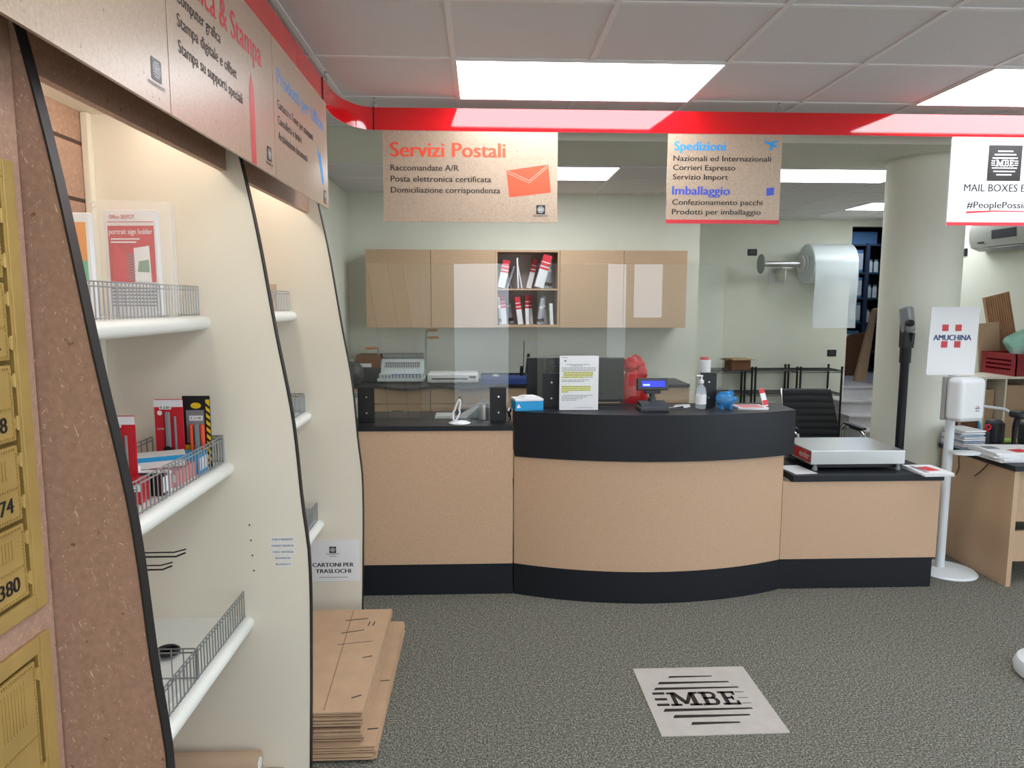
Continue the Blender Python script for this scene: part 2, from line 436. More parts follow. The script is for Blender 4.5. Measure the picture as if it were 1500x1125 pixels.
mb.box(1.98, 2.28, -3.05, -3, 0, .8); mb.box(2.40, 2.86, -3.05, -3, 0, 1.45); mb.box(4.0, 5.15, -3.05, -3, 0, .1)
struct('wall_front', mb, 'wall')
mb = MB(); mb.box(-30, 30, -40, -3.06, -.2, -.06); mb.box(5.26, 30, -3.06, 12, -.2, -.06)
struct('ground', mb, 'pave')
struct('beam', MB().box(-1.3, 5.2, 4.44, 5.2, 2.68, CZ + .01), 'wall')
mb = MB(); mb.cyl((3.075, 4.895, 0), (3.075, 4.895, 2.69), .252, seg=64)
struct('column', mb, 'wall')
# store room behind the opening, up four marble steps
mb = MB()
for k in range(4): mb.box(4.56 if k < 3 else 4.4, 5.2 if k < 3 else 7.0, (8.24, 8.5, 8.76, 9.05)[k], 9.3 if k < 3 else 11.9, .15 * k, .15 * (k + 1) - .03); mb.box(4.55 if k < 3 else 4.4, 5.2 if k < 3 else 7.0, (8.22, 8.48, 8.74, 9.03)[k], 9.31 if k < 3 else 11.9, .15 * (k + 1) - .03, .15 * (k + 1), .008)
mb2 = mb
struct('stairs', mb2, 'marble')
mb = MB(); mb.box(4.35, 4.4, 9.1, 11.9, 0, 2.9); mb.box(4.35, 7.05, 11.9, 11.95, 0, 2.9); mb.box(7.0, 7.05, 9.1, 11.9, 0, 2.9); mb.box(5.25, 7.0, 9.05, 9.1, 0, 2.9); mb.box(4.35, 7.05, 9.1, 11.95, 2.85, 2.9)
struct('wall_storeroom', mb, 'storage')

# ceiling light panels
def ceiling_light(x, y, label):
    t = thing('ceiling_light', label, 'ceiling light', (x, y, CZ), group='recessed ceiling light panels')
    mb = MB()
    for a, b, c, d in ((0, 1.2, 0, .012), (0, 1.2, .588, .6), (0, .012, .012, .588), (1.188, 1.2, .012, .588)):
        mb.box(x - .6 + a, x - .6 + b, y - .3 + c, y - .3 + d, CZ - .006, CZ + .002)
    part('frame', mb, 'tbar', t)
    part('diffuser', MB().box(x - .588, x + .588, y - .288, y + .288, CZ - .004, CZ + .001), 'panel_light', t)
ceiling_light(.478, 3.485, 'bright white rectangular ceiling panel light above the red band, left of the two')
ceiling_light(2.878, 3.485, 'bright white ceiling panel light cut by the right picture edge')
ceiling_light(.478, 5.885, 'ceiling panel light seen just right of the postal services sign')
ceiling_light(2.878, 5.885, 'ceiling panel light behind the beam between shipping sign and round column')
ceiling_light(4.678, 7.685, 'farthest small ceiling panel light beside the round column')
ceiling_light(.478, 1.085, 'ceiling panel light over the middle of the shop floor, above the camera')
ceiling_light(2.878, 1.085, 'ceiling panel light above the right side of the shop floor')
ceiling_light(.478, -1.315, 'ceiling panel light near the shop door')
ceiling_light(2.878, -1.315, 'ceiling panel light near the shop window')

# ------------------------------------------------------------------ red band and hanging signs
def band():
    pth = [(-.716, -1.2), (-.716, 3.3)]
    for i in range(1, 13):
        a = PI / 2 * i / 12
        pth.append((-.556 - .16 * math.cos(a), 3.44 + .34 * math.sin(a)))
    pth += [(5.19, 3.78)]
    mb = MB()
    prof = [(-.006, 2.577), (.006, 2.575), (.006, 2.687), (-.006, 2.687)]
    rings = []
    for i, p in enumerate(pth):
        a = Vector(pth[max(i - 1, 0)]); b = Vector(pth[min(i + 1, len(pth) - 1)])
        d = (b - a).normalized(); n = Vector((d.y, -d.x))
        rings.append([mb.bm.verts.new((p[0] + n.x * o, p[1] + n.y * o, z)) for o, z in prof])
    for A, B in zip(rings, rings[1:]):
        for k in range(4): mb._f([A[k], A[(k + 1) % 4], B[(k + 1) % 4], B[k]], 0)
    mb._f(rings[0], 0); mb._f(rings[-1][::-1], 0)
    return mb
t = thing('ceiling_band', 'glossy red fascia band hung below the ceiling, curving round the left corner', 'band', (2.3, 3.78, 2.575))
part('band', band(), 'red', t)
mb = MB(); mb.box(-.712, -.706, 3.297, 3.303, 2.575, 2.688); mb.box(-.558, -.553, 3.771, 3.778, 2.574, 2.689)
part('joint', mb, 'edge', t)
def ceiling_hook(x, y, label):
    mb = MB(); mb.tube([(x, y, CZ - .002), (x, y, 2.715)], .002, 6)
    mb.tube([(x + .010 * math.cos(a), y, 2.703 + .012 * math.sin(a)) for a in [2 * PI * i / 12 for i in range(12)]], .002, 6, closed=True)
    mb.tube([(x, y, 2.692), (x, y, 2.683)], .0025, 6)
    mb.tube([(x, y, CZ - .002), (x + .012, y, CZ - .006)], .0025, 6)
    single('ceiling_hook', mb, 'wire', label, 'hook', 'wire hooks holding the red band')
ceiling_hook(-.715, 3.38, 'wire ceiling hook above the curved corner of the red band')
ceiling_hook(-.555, 3.78, 'wire ceiling hook just right of the red band\'s curved corner')
ceiling_hook(1.55, 3.78, 'wire ceiling hook above the shipping sign')

def mini_logo(root, fr, a, b, s, cap='MAIL BOXES ETC.', tint='ink'):
    mb = MB(); stripe_logo(mb, fr, a, b, s, True, 0, 1, .0006)
    mb.text(cap, fr, a, b - s * .78, s * .17, s * 1.75, 'c', 1, .0008)
    part('logo', mb, ['paper', tint], root, 0)

# postal services
y = 3.78
t = thing('hanging_sign', 'kraft coloured hanging sign about postal services with an orange envelope', 'sign', (-.06, y, 2.115), group='hanging signs')
part('board', MB().box(-.513, .393, y - .004, y + .004, 2.114, 2.576), 'kraft', t)
F = FRONT(y - .0046)
part('lettering', MB().text('Servizi Postali', F, -.473, 2.444, .076, .592, mi=0, bold=.03), 'orange', t, 0)
for s, b, w in (('Raccomandate A/R', 2.374, .352), ('Posta elettronica certificata', 2.318, .52), ('Domiciliazione corrispondenza', 2.262, .567)):
    part('lettering', MB().text(s, F, -.474, b, .031, w), 'ink', t, 0)
mb = MB(); mb.flat([(.126, 2.378), (.141, 2.242), (.359, 2.268), (.344, 2.411)], F)
part('envelope', mb, 'orange', t, 0)
mb = MB()
for off in (0, -.012):
    for a, b in (((.130, 2.377 + off), (.245, 2.328 + off)), ((.245, 2.328 + off), (.340, 2.408 + off))):
        d = Vector((b[0] - a[0], b[1] - a[1])).normalized() * .0018
        mb.flat([(a[0] - d.y, a[1] + d.x), (a[0] + d.y, a[1] - d.x), (b[0] + d.y, b[1] - d.x), (b[0] - d.y, b[1] + d.x)], F, 0, .0007)
for k in range(9): mb.rect(F, .17 + .02 * k, .184 + .02 * k, 2.43 + .003 * k, 2.4312 + .003 * k, 0, .0007)
part('line', mb, 'kraft', t, 0)
mini_logo(t, F, .306, 2.180, .046)

# shipping and packing
t = thing('hanging_sign', 'kraft coloured hanging sign about shipping and packing with a red lower edge', 'sign', (1.276, y, 2.115), group='hanging signs')
mb = MB(); mb.box(.972, 1.580, y - .004, y + .004, 2.114, 2.576)
part('board', mb, 'kraft', t)
part('edge_strip', MB().rect(F, .972, 1.580, 2.114, 2.134, 0), 'redp', t, 0)
part('lettering', MB().text('Spedizioni', F, 1.007, 2.490, .048, .27, bold=.03), 'blue', t, 0)
for s, b, w in (('Nazionali ed Internazionali', 2.436, .52), ('Corrieri Espresso', 2.389, .331), ('Servizio Import', 2.341, .294), ('Confezionamento pacchi', 2.211, .484), ('Prodotti per imballaggio', 2.161, .477)):
    part('lettering', MB().text(s, F, 1.003, b, .029, w), 'ink', t, 0)
part('lettering', MB().text('Imballaggio', F, 1.002, 2.263, .046, .307, bold=.03), 'violet', t, 0)
mb = MB()
mb.flat([(1.482, 2.548), (1.500, 2.540), (1.548, 2.520), (1.556, 2.512), (1.545, 2.509), (1.490, 2.530)], F)
mb.flat([(1.512, 2.536), (1.556, 2.545), (1.560, 2.541), (1.528, 2.525)], F, 0, .0003)
mb.flat([(1.520, 2.526), (1.512, 2.493), (1.520, 2.491), (1.536, 2.518)], F, 0, .0003)
part('plane_symbol', mb, 'blue', t, 0)
part('box_symbol', MB().flat([(1.505, 2.300), (1.548, 2.304), (1.546, 2.264), (1.507, 2.260)], F), 'violet', t, 0)

# brand sign
t = thing('hanging_sign', 'white hanging sign with a black square emblem and red lower edge, at the right', 'sign', (2.98, y, 2.115), group='hanging signs')
part('board', MB().box(2.499, 3.46, y - .004, y + .004, 2.112, 2.576), 'paper', t)
part('edge_strip', MB().rect(F, 2.499, 3.46, 2.112, 2.130, 0), 'redp', t, 0)
mb = MB(); stripe_logo(mb, F, 2.795, 2.441, .185, True, 0, 1, .0006)
part('logo', mb, ['paper', 'ink'], t, 0)
part('lettering', MB().text('MAIL BOXES ETC.', F, 2.582, 2.292, .041, .42), 'ink', t, 0)
part('lettering', MB().text('#PeoplePossible', F, 2.604, 2.205, .036, .38), 'ink', t, 0)
mb = MB(); mb.flat([(2.604, 2.176), (2.604, 2.187), (2.75, 2.193), (2.96, 2.190), (2.99, 2.186), (2.75, 2.186)], F)
part('underline', mb, 'redp', t, 0)

# signs over the shelves, read from the shop floor
SX = -.70
S = SIDE(SX + .0046)
def side_board(y0, y1, label):
    t = thing('hanging_sign', label, 'sign', (SX, (y0 + y1) / 2, 2.115), group='hanging signs')
    part('board', MB().box(SX - .004, SX + .004, y0, y1, 2.116, 2.576), 'kraft', t)
    return t
t = side_board(.86, 1.668, 'nearest kraft hanging sign over the shelves, cut off by the top left picture edge')
mini_logo(t, S, 1.605, 2.190, .046, tint='greyink')
mb = MB(); mb.flat([(1.50, 2.33), (1.54, 2.36), (1.58, 2.34), (1.56, 2.315)], S); part('symbol', mb, 'blue', t, 0)
t = side_board(1.672, 2.478, 'kraft hanging sign about graphics and printing with a red pencil')
part('lettering', MB().text('Grafica & Stampa', S, 1.71, 2.432, .078, .645), 'redp', t, 0)
for s, b, w in (('Computer grafica', 2.380, .275), ('Stampa digitale e offset', 2.326, .393), ('Stampa su supporti speciali', 2.268, .435)):
    part('lettering', MB().text(s, S, 1.726, b, .031, w), 'ink', t, 0)
part('pencil_symbol', MB().flat([(2.229, 2.117), (2.272, 2.117), (2.272, 2.335), (2.251, 2.385), (2.229, 2.335)], S), 'redp', t, 0)
mini_logo(t, S, 2.407, 2.178, .046)
t = side_board(2.482, 3.30, 'kraft hanging sign about office products with a blue marker, end of the row')
part('lettering', MB().text('Prodotti per Ufficio', S, 2.53, 2.437, .056, .70), 'blue', t, 0)
for s, b, w in (('Cartucce e Toner per stampanti', 2.356, .505), ('Cancelleria e timbri', 2.303, .315), ('Archiviazione documenti', 2.250, .40)):
    part('lettering', MB().text(s, S, 2.522, b, .030, w), 'ink', t, 0)
mb = MB(); mb.flat([(3.120, 2.352), (3.135, 2.330), (3.165, 2.325), (3.215, 2.225), (3.205, 2.205), (3.180, 2.208), (3.112, 2.320)], S)
part('marker_symbol', mb, 'blue', t, 0)
mini_logo(t, S, 3.225, 2.165, .044)

# ------------------------------------------------------------------ shelving on the left
GX = [(0, -.632), (.4, -.618), (.8, -.612), (1.0, -.630), (1.3, -.653), (1.6, -.700), (1.92, -.747), (2.15, -.790), (2.3, -.825)]
def gx(z):
    for (z0, a), (z1, b) in zip(GX, GX[1:]):
        if z <= z1:
            i = GX.index((z0, a)); pm = GX[max(i - 1, 0)]; pn = GX[min(i + 2, len(GX) - 1)]
            h = z1 - z0; u = (z - z0) / h
            m0 = (b - pm[1]) / (z1 - pm[0]) * h; m1 = (pn[1] - a) / (pn[0] - z0) * h
            return (2 * u**3 - 3 * u**2 + 1) * a + (u**3 - 2 * u**2 + u) * m0 + (-2 * u**3 + 3 * u**2) * b + (u**3 - u**2) * m1
    return GX[-1][1]
ZS = [2.3 * i / 36 for i in range(37)]
sh = thing('display_shelving', 'built-in cream display shelving with curved black-edged side panels along the left wall', 'shelving', (-.97, 2.42, 0))
GY = (1.30, 2.42, 3.53)
for k, gy in enumerate(GY):
    pts = [(-1.295, 0)] + [(gx(z) - .004, z) for z in ZS] + [(-1.295, 2.3)]
    mb = MB(); mb.prism(pts, 'y', gy, gy + .026, mi=0, cap0=1 if k == 0 else 0)
    g = part('side_panel', mb, ['cream', 'fibre'], sh, 0)
    mb = MB(); q = [(gx(z) - .004, z) for z in ZS] + [(gx(z), z) for z in reversed(ZS)]
    mb.prism(q, 'y', gy - .001, gy + .027)
    part('edging', mb, 'edge', g)
LV = ((1.652, -.915), (1.150, -.858), (.592, -.812))
for y0, y1 in ((1.327, 2.419), (2.447, 3.529)):
    mb = MB(); mb.box(-1.295, -1.285, y0, y1, .02, 2.3)
    part('back_panel', mb, ['fibre'], sh)
    mb = MB()
    for z in (2.20, 2.02, 1.84, 1.66, 1.48, 1.3, 1.12, .94, .76): mb.box(-1.2855, -1.284, y0, y1, z - .006, z + .006)
    part('slat_groove', mb, 'slot', sh)
    part('batten', MB().box(-1.284, -1.262, y1 - .03, y1, .02, 2.3, .003), 'cream', sh)
    part('header_board', MB().box(-.862, -.840, y0, y1, 2.125, 2.34), 'fibre', sh)
    part('lamp_tube', MB().cyl((-1.0, y0 + .06, 2.27), (-1.0, y1 - .06, 2.27), .013), 'tube', sh)
    part('top_panel', MB().box(-1.295, -.84, y0, y1, 2.30, 2.32), 'cream', sh)
    for z, nx in LV:
        r = .024
        pts = [(-1.284, z - .028), (nx - r, z - 2 * r)] + [(nx - r + r * math.cos(a), z - r + r * math.sin(a)) for a in [-PI / 2 + PI * i / 12 for i in range(1, 12)]] + [(nx - r, z), (-1.284, z)]
        mb = MB(); mb.prism(pts, 'y', y0, y1); part('shelf', mb, 'shelf', sh)
mb = MB()
for i in range(4): mb.cyl((-.815 + .003 * i, 2.4205, .925 - .055 * i), (-.815 + .003 * i, 2.4190, .925 - .055 * i), .003, seg=10)
part('peg_hole', mb, 'edge', sh)
mb = MB()
for i, (s, w) in enumerate((('COD.9 40X20X25', .083), ('FAGMAT 50X20X30', .086), ('COD.2 35X18X26', .083), ('BOX205X30', .058), ('BOX201X15', .058))):
    zc = .872 - .0225 * i; F2 = FRONT(2.4194)
    mb.rect(F2, -.703 - w / 2, -.703 + w / 2, zc - .009, zc + .009, 0, .0)
    mb.text(s, F2, -.703, zc - .0035, .0075, w * .88, 'c', 1, .0004)
part('label_strip', mb, ['paper', 'ink'], sh, 0)

def mesh_fence(mb, p0, p1, h, n, r=.0019):
    p0, p1 = Vector(p0), Vector(p1)
    d = (p1 - p0)
    for z in (0.004, h - .012, h): mb.tube([p0 + Vector((0, 0, z)), p1 + Vector((0, 0, z))], r * 1.15, 6)
    for i in range(n + 1):
        q = p0 + d * (i / n); mb.tube([q, q + Vector((0, 0, h))], r, 6)
    return mb
def fence_thing(segs, label, h=.09):
    t = thing('wire_basket_front', label, 'wire rail', tuple((Vector(segs[0][0]) + Vector(segs[0][1])) / 2), group='wire rails on the display shelves')
    for i, (a, b, n) in enumerate(segs):
        part('wire_panel', mesh_fence(MB(), a, b, h, n), 'wire', t)
    return t
f = fence_thing([((-.945, 1.34, 1.653), (-.945, 1.875, 1.653), 26), ((-.945, 1.885, 1.653), (-.945, 2.405, 1.653), 26)], 'zinc wire rail on the near bay top shelf, before the sign holder pack', .095)
fence_thing([((-.888, 1.34, 1.151), (-.888, 2.405, 1.151), 46), ((-.888, 2.412, 1.151), (-1.10, 2.412, 1.151), 10), ((-1.12, 1.6, 1.151), (-1.12, 2.40, 1.151), 20)], 'zinc wire basket rail holding knives and boxes on the middle shelf', .092)
fence_thing([((-.842, 1.34, .593), (-.842, 2.0, .593), 28), ((-.842, 2.008, .593), (-.842, 2.410, .593), 18), ((-.846, 2.0, .593), (-1.26, 2.0, .593), 12)], 'zinc wire rail with a cross divider on the lowest shelf of the near bay', .095)
fence_thing([((-.945, 2.46, 1.653), (-.945, 3.515, 1.653), 40)], 'zinc wire rail on the top shelf of the far bay, below the brown box', .095)
fence_thing([((-.888, 2.46, 1.151), (-.888, 3.515, 1.151), 40), ((-.89, 3.520, 1.151), (-1.1, 3.520, 1.151), 10)], 'zinc wire basket rail on the middle shelf of the far bay', .092)
fence_thing([((-.842, 2.46, .593), (-.842, 3.515, .593), 40)], 'zinc wire rail on the lowest shelf of the far bay, above the cartons notice', .095)

# ------- goods on the shelves
# portrait sign holder in its bag
t = thing('sign_holder_pack', 'red and white boxed sign holder in a clear bag on the top shelf', 'pack', (-1.02, 2.15, 1.653), R(-4))
FP = ((-1.10, 2.135, 1.655), (math.cos(R(-4)), math.sin(R(-4)), 0), (0, 0, 1))
mb = MB(); mb.box(-1.10, -.945, 2.136, 2.156, 1.655, 1.962, .002, rot=rotz(R(-4)), about=(-1.10, 2.135, 1.655))
part('box', mb, 'paper', t)
mb = MB(); L = .0008
mb.rect(FP, .012, .148, .10, .262, 0, L); mb.text('Office DEPOT', FP, .018, .282, .012, .075, mi=0, lift=L)
mb.rect(FP, .012, .148, .272, .274, 0, L)
mb.text('portrait sign holder', FP, .016, .238, .016, .128, mi=1, lift=2 * L)
mb.rect(FP, .02, .105, .222, .226, 1, 2 * L); mb.rect(FP, .02, .095, .213, .217, 1, 2 * L)
mb.flat([(.085, .10), (.135, .10), (.132, .205), (.086, .198)], FP, 1, 2 * L)
mb.flat([(.095, .13), (.13, .128), (.129, .165), (.10, .16)], FP, 2, 3 * L)
mb.flat([(.02, .10), (.07, .10), (.065, .17), (.03, .215)], FP, 4, 2 * L)
for i in range(10): mb.rect(FP, .066, .088, .105 + .008 * i, .108 + .008 * i, 3, 2.5 * L)
for i in range(6): mb.rect(FP, .015, .145, .03 + .01 * i, .034 + .01 * i, 3, L)
part('print', mb, ['packred', 'paper', mat('leaf_green', '#7d9d84', .5), 'greyink', 'redp'], t, 0)
mb = MB(); mb.box(-1.135, -.905, 2.120, 2.170, 1.653, 1.985, .02, seg=3)
for v in mb.bm.verts: v.co += Vector(((rnd.random() - .5) * .014, (rnd.random() - .5) * .012, (rnd.random() - .2) * .012))
part('bag', mb, 'film', t)
# pack with an orange picture left of it
t = thing('shelf_pack', 'white pack with an orange and green picture, partly hidden by the near side panel', 'pack', (-1.1, 1.95, 1.653))
FQ = ((-1.17, 1.9295, 1.655), (1, 0, 0), (0, 0, 1))
part('box', MB().box(-1.17, -1.03, 1.93, 1.95, 1.655, 1.93, .003), 'paper', t)
mb = MB(); mb.rect(FQ, .01, .13, .15, .25, 0, .0006); mb.rect(FQ, .01, .13, .10, .15, 1, .0006)
part('print', mb, [mat('pale_orange', '#eaa873', .5), mat('pale_green', '#7fc2a0', .5)], t, 0)
# middle shelf
def knife_pack(x, y, label):
    t = thing('utility_knife_pack', label, 'knife pack', (x + .045, y, 1.152), group='red utility knife packs')
    Fk = FRONT(y - .0025, x, 1.155)
    part('card', MB().box(x, x + .092, y - .002, y + .002, 1.155, 1.385, .006), 'packred', t)
    mb = MB(); mb.rect(Fk, 0, .092, .205, .228, 0); mb.text('€ 6.80', Fk, .02, .20, .008, .03, mi=1, lift=.0012); mb.rect(Fk, .017, .055, .197, .212, 0, .0008)
    mb.text('CUTTER', Fk, .008, .13, .007, .022, mi=0)
    mb.flat([(.018 + .008 * math.cos(a), .186 + .008 * math.sin(a)) for a in [2 * PI * i / 16 for i in range(16)]], Fk, 0, .0005)
    part('print', mb, ['paper', 'ink'], t, 0)
    kn = part('knife', MB().box(x + .036, x + .052, y - .012, y - .003, 1.18, 1.345, .004), 'silver', t)
    part('knife_wheel', MB().cyl((x + .042, y - .016, 1.222), (x + .042, y - .003, 1.222), .012), 'blackp', kn)
    part('spare_blade', MB().box(x + .063, x + .070, y - .008, y - .003, 1.20, 1.33, .002), 'machg', t)
knife_pack(-1.062, 2.30, 'red carded utility knife beside the yellow striped knife pack')
knife_pack(-1.055, 1.97, 'red carded utility knife partly hidden by the near side panel')
t = thing('heavy_duty_knife_pack', 'black and yellow striped knife pack at the right end of the middle shelf', 'knife pack', (-.94, 2.33, 1.152))
Fk = FRONT(2.3275, -.985, 1.155)
part('card', MB().box(-.985, -.895, 2.328, 2.332, 1.155, 1.392, .005), 'blackp', t)
mb = MB(); mb.rect(Fk, .005, .07, .0, .075, 0, .0005); mb.rect(Fk, .076, .089, .01, .225, 0, .0005)
for i in range(9): mb.flat([(.076, .02 + .023 * i), (.089, .008 + .023 * i), (.089, .018 + .023 * i), (.076, .030 + .023 * i)], Fk, 1, .001)
mb.flat([(.045 + .017 * math.cos(a), .205 + .010 * math.sin(a)) for a in [2 * PI * i / 18 for i in range(18)]], Fk, 0, .001)
mb.rect(Fk, .012, .07, .082, .19, 2, .0005)
mb.rect(Fk, .022, .066, .155, .172, 3, .0012); mb.text('€ 11.40', Fk, .026, .160, .008, .034, mi=1, lift=.0016)
part('print', mb, [mat('pack_yellow', '#e6c52a', .4), 'ink', 'greyink', 'paper'], t, 0)
kn = part('knife', MB().box(-.945, -.927, 2.312, 2.326, 1.19, 1.30, .005), 'machg', t)
part('knife_grip', MB().box(-.925, -.913, 2.310, 2.326, 1.17, 1.30, .005).box(-.959, -.949, 2.310, 2.326, 1.18, 1.30, .004), 'orange', kn)
def carton(x0, x1, y0, y1, z0, z1, m, label, prints=None, a=0, name='product_box', cat='box', group=None):
    rz = rotz(a); c = ((x0 + x1) / 2, (y0 + y1) / 2, z0)
    mb = MB(); mb.box(x0, x1, y0, y1, z0, z1, .0015, rot=rz, about=c)
    if prints:
        r = rz @ Vector((1, 0, 0)); n = rz @ Vector((0, -1, 0))
        o = Vector(c) + rz @ Vector((x0 - c[0], y0 - c[1], 0))
        fr = (o, r, (0, 0, 1)); prints(mb, fr, x1 - x0, z1 - z0)
    return single(name, mb, m, label, cat, group, 0)
def pr_band(mi, lo, hi, txt=None, tmi=2):
    def g(mb, fr, w, h):
        mb.rect(fr, 0, w, h * lo, h * hi, mi, .0006)
        if txt: mb.text(txt, fr, w / 2, h * .5, h * .18, w * .7, 'c', tmi, .0010)
    return g
carton(-1.10, -1.00, 1.99, 2.06, 1.151, 1.225, ['paper', 'greyink', 'ink'], 'white box with fine print behind the red carton, middle shelf', pr_band(1, .72, .76, 'holdo punzoni'), -.1)
carton(-1.00, -.93, 1.90, 1.97, 1.151, 1.215, ['packred', 'paper', 'ink'], 'small red carton with white price sticker by the near end of the rail', pr_band(1, .55, .85, '€ 9.80'), .1)
carton(-1.06, -.92, 2.12, 2.21, 1.20, 1.235, ['offw', 'cyan', 'ink'], 'flat pale box with blue top lying in the wire basket', pr_band(1, .6, 1.0), .45)
carton(-1.0, -.91, 2.08, 2.23, 1.151, 1.198, ['pinkw', 'offw', 'ink'], 'pinkish striped box under the flat pale blue box, middle shelf', pr_band(1, .3, .8), .0)
for i in range(6):
    y0 = 2.235 + .011 * i
    mb = MB(); mb.box(-1.01, -.90, y0, y0 + .010, 1.151, 1.218, .002); mb.box(-.8995, -.898, y0 + .001, y0 + .009, 1.165, 1.205, mi=1)
    single('pen_pack', mb, ['cyan', 'paper'], '%s thin blue and white pen pack standing behind the rail, counted from the left' % ORD[i], 'pen pack', 'blue pen packs on the middle shelf')
for i in range(4):
    y0 = 1.985 + .017 * i
    mb = MB(); mb.box(-.99, -.905, y0, y0 + .014, 1.151, 1.212, .002); mb.box(-.9055, -.9035, y0 + .002, y0 + .012, 1.16, 1.205, mi=1)
    single('marker_pack', mb, ['ink', 'paper'] if i < 2 else ['paper', 'pinkw'], ('%s slim %s pack behind the wire rail, near end of the middle shelf' % (ORD[i], 'black and white' if i < 2 else 'white and pink')), 'pack', 'slim packs behind the rail')
# lowest shelf
for i, (dx, dy, dz, lab) in enumerate(((0, 0, .012, 'upper black tape ring lying on the lowest shelf behind the divider'), (-.02, .03, 0, 'lower black tape ring under the other ring on the lowest shelf'))):
    mb = MB(); ring = [(.026, 0), (.032, 0), (.032, .011), (.026, .011), (.026, 0)]
    mb.lathe(ring, (-.985 + dx, 2.14 + dy, .593 + dz), 28)
    single('tape_ring', mb, 'blackp', lab, 'tape', 'black tape rings')
mb = MB(); mb.box(-.93, -.865, 1.85, 1.93, .593, .64, .006)
single('clear_pack', mb, 'film', 'small crumpled clear bag on the lowest shelf in the wire corner', 'bag')
def wall_hook(y, z, x1, label):
    t = thing('display_hook', label, 'hook', (-1.28, y, z), group='black wire display hooks')
    part('prong', MB().tube([(-1.284, y, z), (x1 - .03, y, z), (x1, y, z + .012)], .0028, 8), 'blackm', t)
    part('price_arm', MB().tube([(-1.284, y, z + .014), (x1 - .035, y, z + .014), (x1 + .003, y, z + .024)], .0022, 8), 'blackm', t)
    part('hook_plate', MB().box(-1.285, -1.28, y - .02, y + .02, z - .02, z + .035), 'blackm', t)
wall_hook(2.2, .895, -.945, 'longer black double wire display hook above the lowest shelf')
wall_hook(2.22, .845, -.998, 'shorter black double wire display hook, below the longer one')
# bottom: paper roll and boxes
t = thing('kraft_paper_roll', 'kraft paper roll lying at the bottom of the near shelving bay', 'paper roll', (-1.0, 2.36, .06))
rg = [(.012, -1.26), (.040, -1.26), (.040, -.80), (.037, -.795), (.014, -.795), (.012, -1.26)]
part('roll', MB().lathe(rg, (0, 2.362, .075), 28, axis='x'), 'kraftp', t)
part('core', MB().lathe([(.0125, -.81), (.0135, -.793), (.020, -.793), (.020, -.81)], (0, 2.362, .075), 24, axis='x'), 'paper', t)
carton(-1.22, -.80, 2.20, 2.415, 0, .034, ['card', 'paper', 'ink'], 'long flat cardboard box under the kraft paper roll')
carton(-.79, -.725, 2.22, 2.41, 0, .022, ['card', 'paper', 'ink'], 'small flat brown carton beside the paper roll at floor level')
carton(-1.10, -.985, 3.3, 3.45, 1.653, 1.78, ['card', 'paper', 'ink'], 'plain brown box behind the wire rail on the top shelf of the far bay')
carton(-1.08, -.92, 3.32, 3.46, 1.151, 1.22, ['machg', 'paper', 'ink'], 'grey low box inside the wire basket of the far bay')
carton(-.955, -.86, 3.34, 3.50, .593, .66, ['machg', 'offw', 'ink'], 'grey carton on the lowest shelf of the far bay')
# notice over the cartons
t = thing('paper_notice', 'white paper notice about moving cartons on the far side panel', 'notice', (-.77, 3.526, .268))
part('sheet', MB().box(-.905, -.638, 3.5265, 3.5285, .268, .487), 'paper', t)
Fn = FRONT(3.526)
mb = MB(); stripe_logo(mb, Fn, -.772, .435, .034, True, 0, 1, .0005); mb.text('MAIL BOXES ETC', Fn, -.772, .410, .006, .065, 'c', 1); mb.text('Casarano', Fn, -.772, .399, .006, .035, 'c', 1)
mb.text('CARTONI PER', Fn, -.772, .345, .022, .208, 'c', 1, bold=.04); mb.text('TRASLOCHI', Fn, -.772, .312, .022, .178, 'c', 1, bold=.04); mb.rect(Fn, -.845, -.70, .288, .290, 1)
part('print', mb, ['paper', 'ink'], t, 0)

